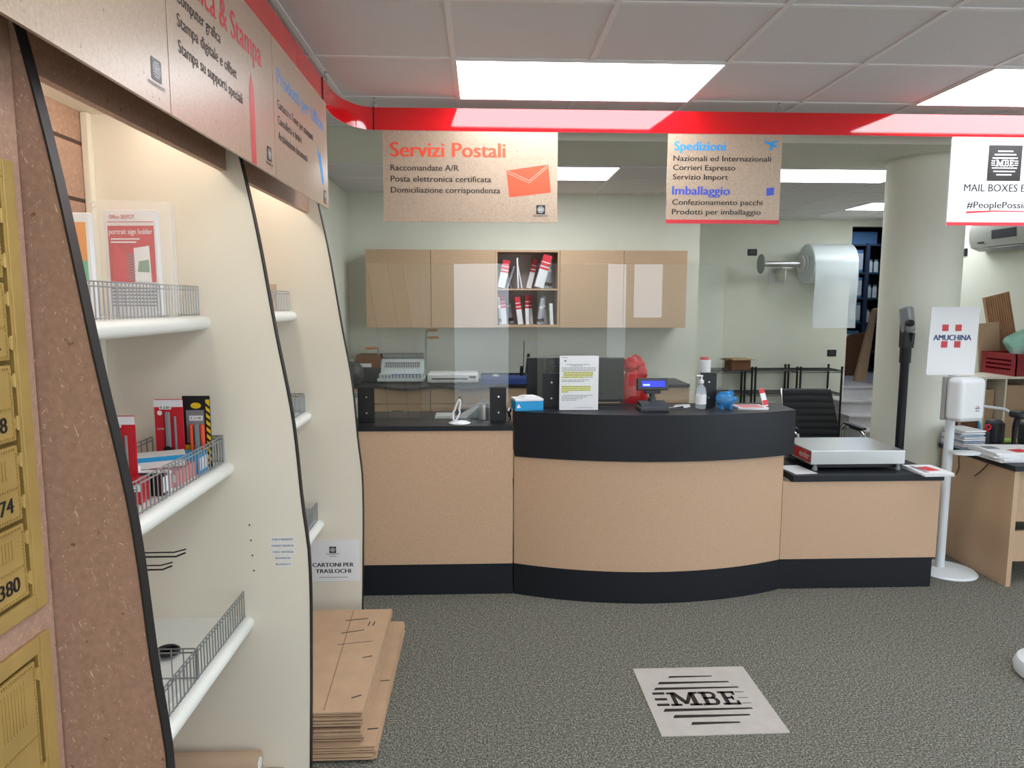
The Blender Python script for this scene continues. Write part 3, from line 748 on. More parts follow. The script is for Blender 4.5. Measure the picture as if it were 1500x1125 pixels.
# flattened cartons on the floor
z = 0.004
for i in range(17):
    low = i < 6
    h = .0095 if low else .0115
    x1 = (-.405 if low else -.455) + (rnd.random() - .5) * .012
    y0 = (2.462 if low else 2.488) + (rnd.random() - .5) * .022
    y1 = 3.50 if low else 3.375 + (rnd.random() - .5) * .01
    x0 = -.86
    sag = -.004
    mb = MB(); a = (rnd.random() - .5) * .012
    mb.box(x0, x1, y0, y1, z, z + h * .56, rot=rotz(a))
    mats = ['card', 'ink', 'card2']
    if i == 16:
        Ft = FLOOR(0, 0, z + h * .56 + .0004)
        def dash(xa, ya, xb, yb, w=.008):
            d = Vector((xb - xa, yb - ya)).normalized() * w / 2
            mb.flat([(xa - d.y, ya + d.x), (xa + d.y, ya - d.x), (xb + d.y, yb - d.x), (xb - d.y, yb + d.x)], Ft, 1)
        dash(-.66, 3.25, -.555, 3.27); dash(-.655, 3.12, -.555, 3.15); dash(-.65, 3.01, -.50, 3.04, .005)
        dash(-.545, 3.19, -.54, 3.235, .006); dash(-.522, 3.19, -.518, 3.235, .006); dash(-.52, 2.89, -.48, 2.905); dash(-.51, 2.58, -.475, 2.60)
        mb.flat([(-.60, 2.50), (-.596, 2.50), (-.64, 3.36), (-.644, 3.36)], Ft, 2)
    if i == 5:
        Ft = FLOOR(0, 0, z + h * .56 + .0004)
        mb.flat([(-.45, 2.57), (-.41, 2.575), (-.41, 2.582), (-.45, 2.578)], Ft, 1); mb.flat([(-.45, 2.92), (-.41, 2.925), (-.41, 2.932), (-.45, 2.928)], Ft, 1)
    n = 17 - i
    nth = ['topmost', 'second', 'third', 'fourth', 'fifth', 'sixth', 'seventh', 'eighth', 'ninth', 'tenth', 'eleventh', 'twelfth', 'thirteenth', 'fourteenth', 'fifteenth', 'sixteenth', 'lowest'][n - 1]
    lab = ('topmost flattened brown carton of the floor stack, with dark handle slots' if n == 1 else '%s flattened brown carton from the top of the floor stack%s' % (nth, ', one of the wider ones' if low else '')) if n < 17 else 'lowest flattened brown carton of the floor stack, lying on the carpet'
    single('flattened_carton', mb, mats, lab, 'cardboard', 'flattened moving cartons stacked on the floor', 0)
    z += h

# framed picture on the left wall
t = thing('wall_frame', 'dark framed picture on the left wall beyond the shelving', 'frame', (-1.29, 5.93, 1.95))
part('frame', MB().box(-1.30, -1.275, 5.74, 5.96, 1.945, 2.2, .004), 'blackm', t)
part('print', MB().box(-1.276, -1.2735, 5.765, 5.935, 1.97, 2.175), 'machg', t)

# ------------------------------------------------------------------ mail boxes
mc = thing('mailbox_cabinet', 'flecked brown laminate cabinet wall holding the gold mail boxes', 'cabinet', (-1.05, .4, 0))
part('body', MB().box(-1.295, -.806, -1.0, 1.298, 0, 2.3), 'fibre', mc)
def mailbox_unit(z0, z1, rows, nums, dz, label):
    X = -.806; yr = 1.269; yl = .93
    t = thing('mailbox_unit', label, 'mail boxes', (X, (yr + yl) / 2, z0), group='gold mail box units')
    mb = MB(); w = .030
    mb.box(X, X + .010, yr - w, yr, z0, z1, .003); mb.box(X, X + .010, yl, yl + w, z0, z1, .003)
    mb.box(X, X + .010, yl + w, yr - w, z0, z0 + w, .003); mb.box(X, X + .010, yl + w, yr - w, z1 - w, z1, .003)
    i0 = .006
    mb.box(X, X + .007, yr - w - i0, yr - w, z0 + w, z1 - w); mb.box(X, X + .007, yl + w, yl + w + i0, z0 + w, z1 - w)
    part('frame', mb, 'gold', t)
    part('channel', MB().box(X, X + .0015, yl + w, yr - w, z0 + w, z1 - w), 'golddark', t)
    for c in range(2):
        dr = yr - w - .018 - c * .132; dl = dr - .122
        for k in range(rows):
            a = z0 + w + .008 + k * dz; b = a + dz - .008
            d = part('mailbox_door', MB().box(X + .0015, X + .009, dl, dr, a, b, .002), 'gold', t)
            mb = MB(); e = .006
            for q in range(int((b - a - .01) / .006)):                                   # beaded border
                for yy in (dl + .004, dr - .008): mb.box(X + .009, X + .0112, yy, yy + .004, a + .006 + q * .006, a + .0095 + q * .006)
            for q in range(int((dr - dl - .014) / .006)):
                for zz in (a + .004, b - .008, a + (b - a) * .42): mb.box(X + .009, X + .0112, dl + .008 + q * .006, dl + .0115 + q * .006, zz, zz + .004)
            part('beading', mb, 'gold', d, 0)
            mb = MB()
            for q in range(8): mb.box(X + .009, X + .0105, dl + .03 + q * .008, dl + .033 + q * .008, a + (b - a) * .58, b - .02)
            part('ribbing', mb, 'gold', d, 0)
            mb = MB(); mb.cyl((X + .009, dl + .025, a + (b - a) * .30), (X + .016, dl + .025, a + (b - a) * .30), .008); mb.box(X + .016, X + .0166, dl + .0235, dl + .0265, a + (b - a) * .30 - .005, a + (b - a) * .30 + .005, mi=1)
            part('lock', mb, ['gold', 'ink'], d)
            num = nums[k] if c == 0 else str(int(nums[k]) - 1)
            part('number', MB().text(num, SIDE(X + .0096), dr - .075, a + .018, .027, .052, bold=.03), 'ink', d, 0)
            if c == 0:
                for zz in (a + .020, b - .036):
                    mb = MB(); mb.box(X + .0015, X + .009, dr, dr + .012, zz, zz + .018, .001); mb.cyl((X + .008, dr + .006, zz - .003), (X + .008, dr + .006, zz + .021), .003, seg=8)
                    part('hinge', mb, 'gold', d)
mailbox_unit(1.150, 1.935, 5, ['380', '374', '368', '362', '356'], .1375, 'upper gold mail box unit with small numbered doors')
mailbox_unit(.30, 1.102, 3, ['396', '392', '388'], .245, 'lower gold mail box unit with larger numbered doors')

# ------------------------------------------------------------------ reception counters
def arc(x0, x1, y0, sag, n=40):
    c = (x1 - x0) / 2; r = (c * c + sag * sag) / (2 * sag); cx = (x0 + x1) / 2; cy = y0 - sag + r
    a0 = math.asin(c / r)
    return [(cx + r * math.sin(-a0 + 2 * a0 * i / n), cy - r * math.cos(-a0 + 2 * a0 * i / n)) for i in range(n + 1)]
t = thing('counter', 'left straight counter with beige board front and black top, beside the shelving', 'counter', (-.29, 4.2, 0), group='reception counter sections')
part('plinth', MB().box(-.80, .170, 3.962, 4.5, 0, .184), 'black', t)
part('front_panel', MB().box(-.80, .170, 3.957, 3.985, .185, .970, .001), 'panel', t)
part('end_panel', MB().box(-.80, -.775, 3.986, 4.5, .185, .97), 'panel', t)
part('worktop', MB().box(-.80, .172, 3.950, 4.50, .971, 1.0, .003), 'black', t)
t = thing('counter', 'central curved counter with beige bowed front and a raised black upper section', 'counter', (.95, 4.2, 0), group='reception counter sections')
a1 = arc(.177, 1.748, 3.957, .168)
part('plinth', MB().prism([(x, y + .004) for x, y in a1] + [(1.748, 4.5), (.177, 4.5)], 'z', 0, .186), 'black', t)
part('front_panel', MB().prism(a1 + [(1.748, 4.0), (.177, 4.0)], 'z', .187, .825), 'panel', t, 30)
a2 = arc(.180, 1.802, 3.947, .172)
part('upper_section', MB().prism(a2 + [(1.802, 4.24), (.180, 4.24)], 'z', .823, 1.083), 'black', t, 30)
part('worktop', MB().box(.177, 1.748, 4.24, 4.66, .80, .83, .003), 'black', t)
t = thing('counter', 'low right counter with beige front and black top carrying the steel scale', 'counter', (2.23, 4.2, 0), group='reception counter sections')
part('plinth', MB().box(1.752, 2.685, 3.968, 4.44, 0, .185), 'black', t)
part('front_panel', MB().box(1.752, 2.70, 3.960, 3.985, .186, .655, .001), 'panel', t)
part('end_panel', MB().box(2.675, 2.70, 3.986, 4.44, .186, .655), 'panel', t)
part('worktop', MB().box(1.806, 2.715, 3.952, 4.44, .656, .695, .003), 'black', t)

# sneeze guards
def post(x, z, label):
    t = thing('guard_post', label, 'post', (x, 4.085, z), group='black plates holding the glass screens')
    part('plate', MB().box(x - .048, x + .048, 4.080, 4.092, z, z + .203, .002), 'blackm', t)
    part('foot', MB().box(x - .048, x + .048, 4.0925, 4.14, z, z + .006, .002), 'blackm', t)
    for dz in (.055, .148):
        part('screw', MB().lathe([(.002, 0), (.0055, 0), (.0055, .002), (.002, .003)][::-1], (x + .003, 4.078, z + dz), 12, axis='y'), 'chrome', t)
post(-.678, 1.0005, 'black screen post on the left counter beside the shelving')
post(.088, 1.0005, 'black screen post at the right end of the left counter')
post(.398, 1.0835, 'black screen post on the curved counter behind the printed notice')
post(1.330, 1.0835, 'black screen post on the curved counter beside the blue piggy bank')
single('glass_screen', MB().box(-.775, .150, 4.0935, 4.0985, 1.0005, 1.915, .001), 'glass', 'clear glass screen standing on the left counter', 'glass screen')
single('glass_screen', MB().box(.318, 1.412, 4.0935, 4.0985, 1.0835, 1.917, .001), 'glass', 'clear glass screen standing on the curved central counter', 'glass screen')

# on the left counter
t = thing('loop_stand', 'white desk stand with tall slim loop and round base on the left counter', 'stand', (-.135, 4.03, 1.0))
part('base', MB().lathe([(.010, 0), (.062, 0), (.064, .004), (.05, .010), (.02, .016), (.006, .018)], (-.135, 4.035, 1.0005), 32), 'white', t)
pts = []
for i in range(33):
    a = 2 * PI * i / 32
    pts.append((-.150 + .016 * math.cos(a) * (1.2 if math.sin(a) < 0 else .8) + .014 * math.sin(a), 4.035, 1.078 + .060 * math.sin(a)))
part('loop', MB().tube(pts[:-1], .0055, 8, closed=True), 'white', t)
mb = MB(); mb.box(-.29, -.17, 4.20, 4.33, 1.0005, 1.004, .001); mb.box(-.288, -.172, 4.203, 4.328, 1.004, 1.018, .003)
single('desk_keypad', mb, 'offw', 'small white flat tray on the left counter behind the glass', 'tray')
t = thing('document_folder', 'grey document folder leaning beside the silver cup on the left counter', 'folder', (-.08, 4.24, 1.0))
part('cover', MB().prism([(-.17, 1.0005), (.018, 1.0005), (.018, 1.112), (-.01, 1.105)], 'y', 4.235, 4.239), 'silver', t)
part('flap', MB().prism([(-.19, 1.0005), (-.10, 1.0005), (.0, 1.09)], 'y', 4.225, 4.229), 'offw', t)
part('spine', MB().box(-.16, -.05, 4.245, 4.26, 1.0005, 1.05, .003), 'dgrey', t)
t = thing('pen_cup', 'round silver cup on the left counter next to the black post', 'cup', (.012, 4.16, 1.0))
part('body', MB().lathe([(.03, 0), (.033, .003), (.033, .092), (.030, .095), (.028, .09), (.028, .01)], (.006, 4.165, 1.0005), 28), 'steel', t)
part('rim', MB().lathe([(.0305, .094), (.0345, .092), (.0345, .097), (.0305, .097)], (.006, 4.165, 1.0005), 28), 'chrome', t)
mb = MB(); mb.tube([(.145, 4.05, 1.006), (.155, 4.06, 1.03), (.150, 4.05, 1.06)], .008); mb.ball((.150, 4.05, 1.072), .016)
single('desk_bell', mb, 'chrome', 'small chrome bell shaped piece at the right end of the left counter', 'bell')
t = thing('white_bottle', 'white and grey bottle behind the left post next to the shelving', 'bottle', (-.745, 4.25, 1.0))
part('body', MB().lathe([(.025, 0), (.03, .005), (.03, .09), (.012, .11), (.012, .125)], (-.765, 4.25, 1.0005), 20), 'offw', t)
part('cap', MB().lathe([(.013, .125), (.015, .125), (.015, .15), (.005, .155)], (-.765, 4.25, 1.0005), 20), 'machg', t)

# on the curved counter
HZ = 1.0835
t = thing('tissue_box', 'blue and white tissue box on the left end of the curved counter', 'tissue box', (.255, 4.0, HZ), R(8))
q = rotz(R(10))
mb = MB(); mb.box(.172, .335, 3.955, 4.075, HZ, HZ + .055, .002, rot=q); mb.box(.171, .336, 3.954, 4.076, HZ + .055, HZ + .068, .002, 1, rot=q)
part('box', mb, ['cyan', 'paper'], t)
mb = MB()
for k in range(9):
    u = k / 8; mb.poly([(.215 + .1 * u, 3.99 + .05 * math.sin(k * 2.1), HZ + .068), (.225 + .1 * u, 4.03, HZ + .070), (.225 + .1 * u, 4.02, HZ + .088 - .02 * abs(u - .5))])
mb.ball((.262, 4.015, HZ + .071), (.06, .028, .014), 16, jitter=.35)
part('tissue', mb, 'paper', t)
mb = MB(); fr = ((.160, 3.9395, HZ), tuple(q @ Vector((1, 0, 0))), (0, 0, 1)); mb.flat([(.03, .018), (.055, .018), (.042, .042)], fr, 0, .003)
part('print', mb, 'paper', t, 0)
t = thing('notice_holder', 'white printed notice with yellow highlighted lines in a clear upright holder', 'notice', (.545, 3.96, HZ))
part('sheet', MB().box(.434, .656, 3.958, 3.960, HZ + .003, 1.397), 'paper', t)
part('holder', MB().box(.432, .658, 3.9605, 3.9625, HZ, 1.399).box(.432, .658, 3.9625, 4.03, HZ, HZ + .0025), 'acrylic', t)
Fz = FRONT(3.9575, .434, HZ); mb = MB(); ln = random.Random(3)
mb.rect(Fz, .012, .045, .302, .3045, 0, .0001); mb.lathe([(.003, 0), (.006, 0), (.006, .0004), (.003, .0004)], (.466, 3.9572, 1.368), 16, axis='y')
def line(b, x0=.012, x1=.205, h=.0032, mi=0):
    x = x0
    while x < x1:
        w = ln.uniform(.006, .02); mb.rect(Fz, x, min(x + w, x1), b, b + h, mi, .0003); x += w + .003
line(.262, .04, .17, .0035); line(.254, .065, .13, .0035)
for k in range(3): line(.243 - .0085 * k)
for k in range(4): mb.rect(Fz, .022 if k < 3 else .012, .19 - .05 * (k == 3), .2145 - .009 * k, .2215 - .009 * k, 1, .0001); line(.216 - .009 * k, .022 if k < 3 else .012, .19)
line(.174, .012, .17); line(.166, .012, .14)
for k in range(4): mb.rect(Fz, .012, .178 if k < 3 else .05, .134 - .010 * k, .142 - .010 * k, 1, .0001); line(.136 - .010 * k, .012, .178 if k < 3 else .05, .004 if k == 0 else .0032)
for k in range(4): line(.086 - .009 * k, .022 if k == 0 else .012, .19 - .03 * k)
line(.018, .09, .19, .0016)
part('print', mb, ['greyink', 'yellow'], t, 0)
t = thing('monitor', 'black monitor seen from behind, standing at the curved counter', 'monitor', (.57, 4.32, .83))
part('back_shell', MB().box(.268, .868, 4.28, 4.305, 1.085, 1.362, .006).box(.40, .73, 4.262, 4.285, 1.12, 1.32, .012), 'blackp', t)
part('stand', MB().box(.52, .62, 4.31, 4.335, .84, 1.18, .004), 'blackp', t)
part('base', MB().box(.45, .69, 4.26, 4.42, .8305, .842, .004), 'blackp', t)
t = thing('customer_display', 'dark grey customer display with a lit blue screen on a short pole', 'display', (.97, 3.98, HZ))
mb = MB(); mb.box(.888, 1.056, 3.90, 4.03, HZ, HZ + .022, .005); mb.prism([(3.905, HZ + .022), (4.025, HZ + .022), (4.015, HZ + .05), (3.93, HZ + .04)], 'x', .896, 1.048)
part('base', mb, 'dgrey', t)
part('pole', MB().lathe([(.022, 0), (.022, .03), (.016, .034), (.016, .075), (.02, .08), (.02, .10)], (.973, 3.99, HZ + .04), 20), 'dgrey', t)
mb = MB(); mb.box(.882, 1.062, 3.965, 4.005, HZ + .112, HZ + .182, .006, rot=rotx(R(-10))); mb.box(.93, 1.02, 3.975, 4.005, HZ + .092, HZ + .116, .004)
hd = part('head', mb, 'dgrey', t)
Fd = ((.972, 3.9625, HZ + .148), (1, 0, 0), (0, math.sin(R(10)), math.cos(R(10))))
mb = MB(); mb.rect(Fd, -.066, .066, -.014, .020, 0, .0022)
part('screen', mb, 'lcd', hd, 0)
mb = MB(); mb.rect(Fd, -.06, -.02, -.008, .002, 0, .0034)
part('screen_text', mb, mat('lcd_text', '#8fa6ff', .3, emit=1.0), hd, 0)
# crumpled red bag on the back worktop behind the monitor
def crumple(c, r, seed, seg=26, amp=.35):
    mb = MB(); mb.ball(c, 1.0, seg); q = random.Random(seed)
    dirs = [(Vector((q.gauss(0, 1), q.gauss(0, 1), q.gauss(0, 1))).normalized(), q.uniform(-amp, amp)) for _ in range(26)]
    for v in mb.bm.verts:
        d = (v.co - Vector(c)).normalized(); k = 1
        for n, w in dirs: k += w * max(0, d.dot(n) - .72) * 2.0
        v.co = Vector(c) + Vector((d.x * r[0], d.y * r[1], d.z * r[2])) * k
    return mb
mb = crumple((.955, 4.42, 1.10), (.085, .06, .22), 5, 34, .30)
for c_, r_, sd in (((.92, 4.40, 1.30), (.05, .035, .05), 8), ((.965, 4.41, 1.31), (.055, .035, .06), 12), ((1.0, 4.40, 1.25), (.035, .03, .06), 3)):
    mb.add(crumple(c_, r_, sd, 22, .45).bm)
for v in mb.bm.verts:
    if v.co.z < .835: v.co.z = .835
single('plastic_bag', mb, 'bag', 'crumpled red plastic bag standing behind the monitor', 'bag', smooth=20)
t = thing('gel_bottle', 'clear hand gel bottle with white pump, left of the right glass post', 'bottle', (1.275, 4.03, HZ))
part('body', MB().lathe([(.025, 0), (.03, .006), (.03, .10), (.024, .125), (.011, .14), (.011, .15)], (1.262, 4.0, HZ), 24), film_mat('gel', '#d8e2ea', .35, .15), t)
part('pump', MB().lathe([(.013, .15), (.014, .168), (.005, .17), (.005, .19)], (1.262, 4.0, HZ), 16).box(1.232, 1.27, 3.994, 4.006, HZ + .188, HZ + .197, .003), 'white', t)
part('label_sticker', MB().lathe([(.0303, .03), (.0306, .03), (.0306, .085), (.0303, .085)], (1.262, 4.0, HZ), 24), 'paper', t)
t = thing('paper_towel_roll', 'upright white paper roll with a red top behind the right glass post', 'paper roll', (1.31, 4.2, HZ))
part('roll', MB().lathe([(.036, 0), (.038, .003), (.038, .265), (.034, .27)], (1.338, 4.197, HZ), 28), 'paper', t)
part('top_cap', MB().lathe([(.010, .27), (.028, .27), (.026, .285), (.008, .288)], (1.338, 4.197, HZ), 24), 'packred', t)
t = thing('piggy_bank', 'translucent blue piggy bank on the curved counter', 'piggy bank', (1.44, 4.0, HZ))
mb = MB(); mb.ball((1.405, 4.0, HZ + .056), (.056, .050, .048), 24)
for dx in (-.026, .026):
    for dy in (-.02, .02): mb.cyl((1.405 + dx, 4.0 + dy, HZ), (1.405 + dx * .9, 4.0 + dy, HZ + .03), .010, .013, 14)
part('body', mb, 'piggy', t)
part('snout', MB().cyl((1.448, 3.985, HZ + .058), (1.468, 3.978, HZ + .058), .015, .013, 16), 'piggy', t)
for dy in (-.02, .02): part('ear', MB().lathe([(.012, 0), (.008, .012), (.001, .024)], (1.436, 4.0 + dy, HZ + .088), 12), 'piggy', t)
mb = MB()
for i in range(14):
    a = rnd.uniform(0, 2 * PI); b = rnd.uniform(-.8, .8)
    mb.ball((1.405 + .034 * math.cos(a) * math.cos(b), 4.0 + .030 * math.sin(a) * math.cos(b), HZ + .056 + .024 * math.sin(b)), .008, 8)
part('coins', mb, 'silver', t)
t = thing('brochure_stack', 'flat stack of red and white leaflets at the right end of the curved counter', 'leaflets', (1.56, 4.02, HZ))
mb = MB()
for i in range(4): mb.box(1.475, 1.645, 3.955, 4.09, HZ + .003 * i, HZ + .003 * i + .0026, rot=rotz(R(-3 + 2 * i)))
part('leaflets', mb, 'paper', t)
mb = MB()
for k in range(6): mb.box(1.49, 1.625, 3.965 + .02 * k, 3.975 + .02 * k, HZ + .012, HZ + .0124)
part('print', mb, 'redp', t)
t = thing('tag_stand', 'small red and white tag leaning upright on the leaflets', 'tag', (1.63, 4.03, HZ + .012))
q = rotx(R(-18)) @ roty(R(-10)); ab = (1.645, 4.0, HZ + .014)
part('tag', MB().box(1.63, 1.662, 3.999, 4.002, HZ + .014, HZ + .120, .001, rot=q, about=ab), 'paper', t)
mb = MB(); mb.box(1.630, 1.662, 3.9982, 3.9988, HZ + .092, HZ + .118, rot=q, about=ab); mb.box(1.632, 1.664, 3.9982, 3.9988, HZ + .02, HZ + .05, rot=q, about=ab)
part('print', mb, 'redp', t)
mb = MB(); mb.flat([(1.10, 4.02), (1.22, 4.06), (1.25, 4.18), (1.16, 4.16)], FLOOR(0, 0, HZ + .002)); mb.box(1.09, 1.20, 4.03, 4.07, HZ, HZ + .001, rot=rotz(.3))
single('loose_papers', mb, 'paper', 'loose white paper sheet between customer display and gel bottle', 'paper', smooth=0)
single('pen', MB().tube([(1.08, 3.99, HZ + .006), (1.17, 4.04, HZ + .006)], [.002, .005], 8), 'blackp', 'black pen lying right of the customer display', 'pen')

# scale on the low counter
t = thing('parcel_scale', 'low brushed steel parcel scale on the right counter', 'scale', (2.24, 4.26, .695))
mb = MB(); mb.box(1.955, 2.530, 4.05, 4.470, .735, .818, .003)
part('platform', mb, 'steel', t)
mb = MB(); mb.box(1.99, 2.50, 4.09, 4.43, .708, .735)
part('chassis', mb, 'blackm', t)
for x in (1.99, 2.50):
    for yy in (4.07, 4.44): part('foot', MB().lathe([(.012, 0), (.015, .002), (.015, .02), (.010, .022), (.010, .041)], (x, yy, .695), 16), 'machg', t)
FL = ((1.9545, 4.30, .74), (0, -1, 0), (0, 0, 1))
mb = MB(); mb.rect(FL, 0, .24, .006, .070, 0, .0004); mb.text('ender', FL, .095, .022, .042, .135, mi=1, lift=.001)
part('badge', mb, ['packred', 'offw'], t, 0)
mb = MB(); mb.box(1.82, 1.96, 3.985, 4.2, .6952, .697, rot=rotz(.12))
single('paper_sheet', mb, 'paper', 'white paper sheet on the low counter at the left foot of the scale', 'paper', smooth=0)
t = thing('magazine_stack', 'small stack of white magazines with red print on the low counter corner', 'magazines', (2.63, 4.0, .695))
mb = MB(); bk = random.Random(2)
for i in range(5): mb.box(2.555, 2.735, 3.895, 4.12, .6952 + .0038 * i, .6952 + .0038 * i + .0035, .0008, rot=rotz(R(-2 + bk.uniform(-3, 3))))
part('pages', mb, 'paper', t)
mb = MB(); mb.box(2.60, 2.69, 3.96, 4.06, .7142, .7146, rot=rotz(.2)); mb.box(2.575, 2.60, 3.92, 4.08, .7142, .7146, mi=1)
part('print', mb, ['redp', 'greyink'], t)

# terminal on a pole
t = thing('terminal_stand', 'grey terminal head on a tall black pole in front of the round column', 'terminal stand', (2.765, 4.50, 0))
part('pole', MB().cyl((2.765, 4.5, .02), (2.765, 4.5, 1.36), .027, seg=28), 'black', t)
part('collar', MB().cyl((2.765, 4.5, 1.30), (2.765, 4.5, 1.405), .035, seg=28), 'blackp', t)
part('base', MB().lathe([(.03, .022), (.08, .018), (.11, .008), (.11, 0)], (2.765, 4.5, 0), 36), 'blackp', t)
mb = MB(); mb.prism([(2.735, 1.40), (2.80, 1.40), (2.805, 1.50), (2.79, 1.50), (2.782, 1.44), (2.77, 1.45), (2.755, 1.55), (2.733, 1.56)], 'y', 4.47, 4.53)
part('bracket', mb, 'blackp', t)
q = rotz(R(35)) @ rotx(R(-8))
mb = MB(); mb.box(2.725, 2.80, 4.462, 4.535, 1.50, 1.672, .018, rot=q, seg=3)
hd = part('head', mb, 'silver', t)
part('joint', MB().lathe([(.004, -.085), (.022, -.08), (.022, -.045), (.004, -.045)], (2.742, 4.5, 1.565), 20, axis='y'), 'blackp', hd)
part('screen', MB().box(2.797, 2.803, 4.472, 4.525, 1.53, 1.65, .002, rot=q, about=(2.7625, 4.4985, 1.586)), 'offw', hd)

t.location = (2.808, 4.57, 0)

# sanitiser stand
t = thing('sanitizer_stand', 'white hand sanitiser stand with dispenser and branded sign, right of the low counter', 'sanitiser stand', (2.93, 4.2, 0))
part('base', MB().lathe([(.172, 0), (.176, .006), (.165, .016), (.06, .026), (.034, .03)], (2.937, 4.2, 0), 40), 'whitem', t)
part('pole', MB().cyl((2.905, 4.215, .025), (2.905, 4.215, 1.26), .027, seg=24), 'whitem', t)
mb = MB(); mb.prism([(2.905 + .0 + .088 * math.cos(a) + .06, 4.14 + .055 * math.sin(a)) for a in [2 * PI * i / 32 for i in range(32)]], 'z', .775, .788)
part('drip_tray', mb, 'whitem', t)
q = rotz(R(14))
part('back_plate', MB().box(2.80, 3.0, 4.165, 4.19, .985, 1.25, .004, rot=q), mat('plate_grey', '#a9a9a8', .5), t)
mb = MB(); mb.box(2.815, 3.015, 4.05, 4.168, .985, 1.252, .035, rot=q, seg=4)
dp = part('dispenser', mb, 'white', t)
mb = MB(); fd = ((2.9285, 4.0512, 1.06), tuple(q @ Vector((1, 0, 0))), (0, 0, 1))
mb.rect(fd, .022, .028, .018, .024, 0, .001); mb.rect(fd, .034, .040, .018, .024, 0, .001); mb.rect(fd, .012, .05, .008, .013, 1, .001); mb.rect(fd, .022, .028, .0, .004, 0, .001); mb.rect(fd, .016, .046, -.008, -.004, 1, .001)
part('logo', mb, ['packred', 'navy'], dp, 0)
q = roty(R(.8))
sg = part('sign_board', MB().prism([(2.7190 + .006, 1.256), (3.014, 1.256), (3.020, 1.262), (3.026, 1.665), (3.018, 1.672), (2.730, 1.672), (2.722, 1.665), (2.716, 1.262)], 'y', 4.194, 4.199), 'paper', t)
Fa = FRONT(4.193)
mb = MB(); mb.text('AMUCHINA', Fa, 2.864, 1.470, .035, .236, 'c', bold=.04)
part('lettering', mb, 'navy', sg, 0)
mb = MB()
for x in (2.816, 2.898):
    for zz in (1.546, 1.445): mb.rect(Fa, x - .020, x + .020, zz - .020, zz + .020)
part('squares', mb, 'packred', sg, 0)
t = thing('floor_stand', 'white rounded stand foot cut by the right picture edge', 'stand', (2.61, 2.93, 0))
part('base', MB().lathe([(.03, .10), (.10, .095), (.155, .07), (.17, .035), (.165, .008), (.15, 0)], (2.61, 2.93, 0), 36), 'whitem', t)
part('pole', MB().cyl((2.61, 2.93, .09), (2.61, 2.93, 1.0), .025), 'whitem', t)

# emblem mat
t = thing('floor_mat', 'grey square floor mat with a black striped round emblem', 'mat', (.953, 2.825, 0))
part('mat', MB().prism([(.693, 3.080), (1.212, 3.082), (1.214, 2.571), (.698, 2.566)], 'z', .0005, .004), 'matgrey', t)
Fm = FLOOR(0, 0, .0046); mb = MB(); cx, cy, s = .938, 2.822, .50
for y0, t0 in ((.178, .016), (.128, .020), (.082, .020), (-.082, .022), (-.128, .022), (-.178, .020)):
    hw = math.sqrt(max(.0, .205 ** 2 - y0 ** 2)) * 1.02
    mb.flat([(cx - hw, cy + y0 - t0 / 2), (cx + hw, cy + y0 - t0 / 6), (cx + hw - .004, cy + y0 + t0 / 3), (cx - hw + .012, cy + y0 + t0 / 2)], Fm)
for y0 in (.045, .0, -.042):
    mb.rect(Fm, cx - .205, cx - .152, cy + y0 - .009, cy + y0 + .009); mb.rect(Fm, cx + .158, cx + .200, cy + y0 - .002, cy + y0 + .002)
slab_letters(mb, Fm, cx - .145, cy - .052, .104, .30)
part('emblem', mb, 'ink', t, 0)

# ------------------------------------------------------------------ behind the counters
# wall cabinets
CX = [-1.085 + .603 * i for i in range(6)]
names = ['leftmost beige wall cabinet, next to the left wall corner', 'second beige wall cabinet, left of the open mailer compartment', None, 'beige wall cabinet just right of the open mailer compartment', 'rightmost beige wall cabinet, at the end of the back wall']
for i in range(5):
    x0, x1 = CX[i] + .0005, CX[i + 1] - .0005
    if i == 2:
        t = thing('open_cabinet', 'open two level beige wall cabinet full of red and white mailers', 'cabinet', ((x0 + x1) / 2, 6.83, 1.46))
        mb = MB(); b = .018
        mb.box(x0, x0 + b, 6.672, 6.998, 1.46, 2.178); mb.box(x1 - b, x1, 6.672, 6.998, 1.46, 2.178)
        mb.box(x0 + b, x1 - b, 6.672, 6.998, 1.46, 1.482); mb.box(x0 + b, x1 - b, 6.672, 6.998, 2.160, 2.178)
        part('carcass', mb, 'cabinet', t)
        part('back_panel', MB().box(x0 + b, x1 - b, 6.985, 6.998, 1.483, 2.159), mat('cabinet_inner', '#b5aca6', .7), t)
        part('shelf', MB().box(x0 + b, x1 - b, 6.676, 6.984, 1.806, 1.822), 'cabinet', t)
    else:
        t = thing('wall_cabinet', names[i], 'cabinet', ((x0 + x1) / 2, 6.83, 1.46), group='closed beige wall cabinets')
        part('carcass', MB().box(x0, x1, 6.682, 6.998, 1.462, 2.178), 'cabinet', t)
        part('door', MB().box(x0 + .0015, x1 - .0015, 6.660, 6.680, 1.456, 2.178, .001), 'cabinet', t)
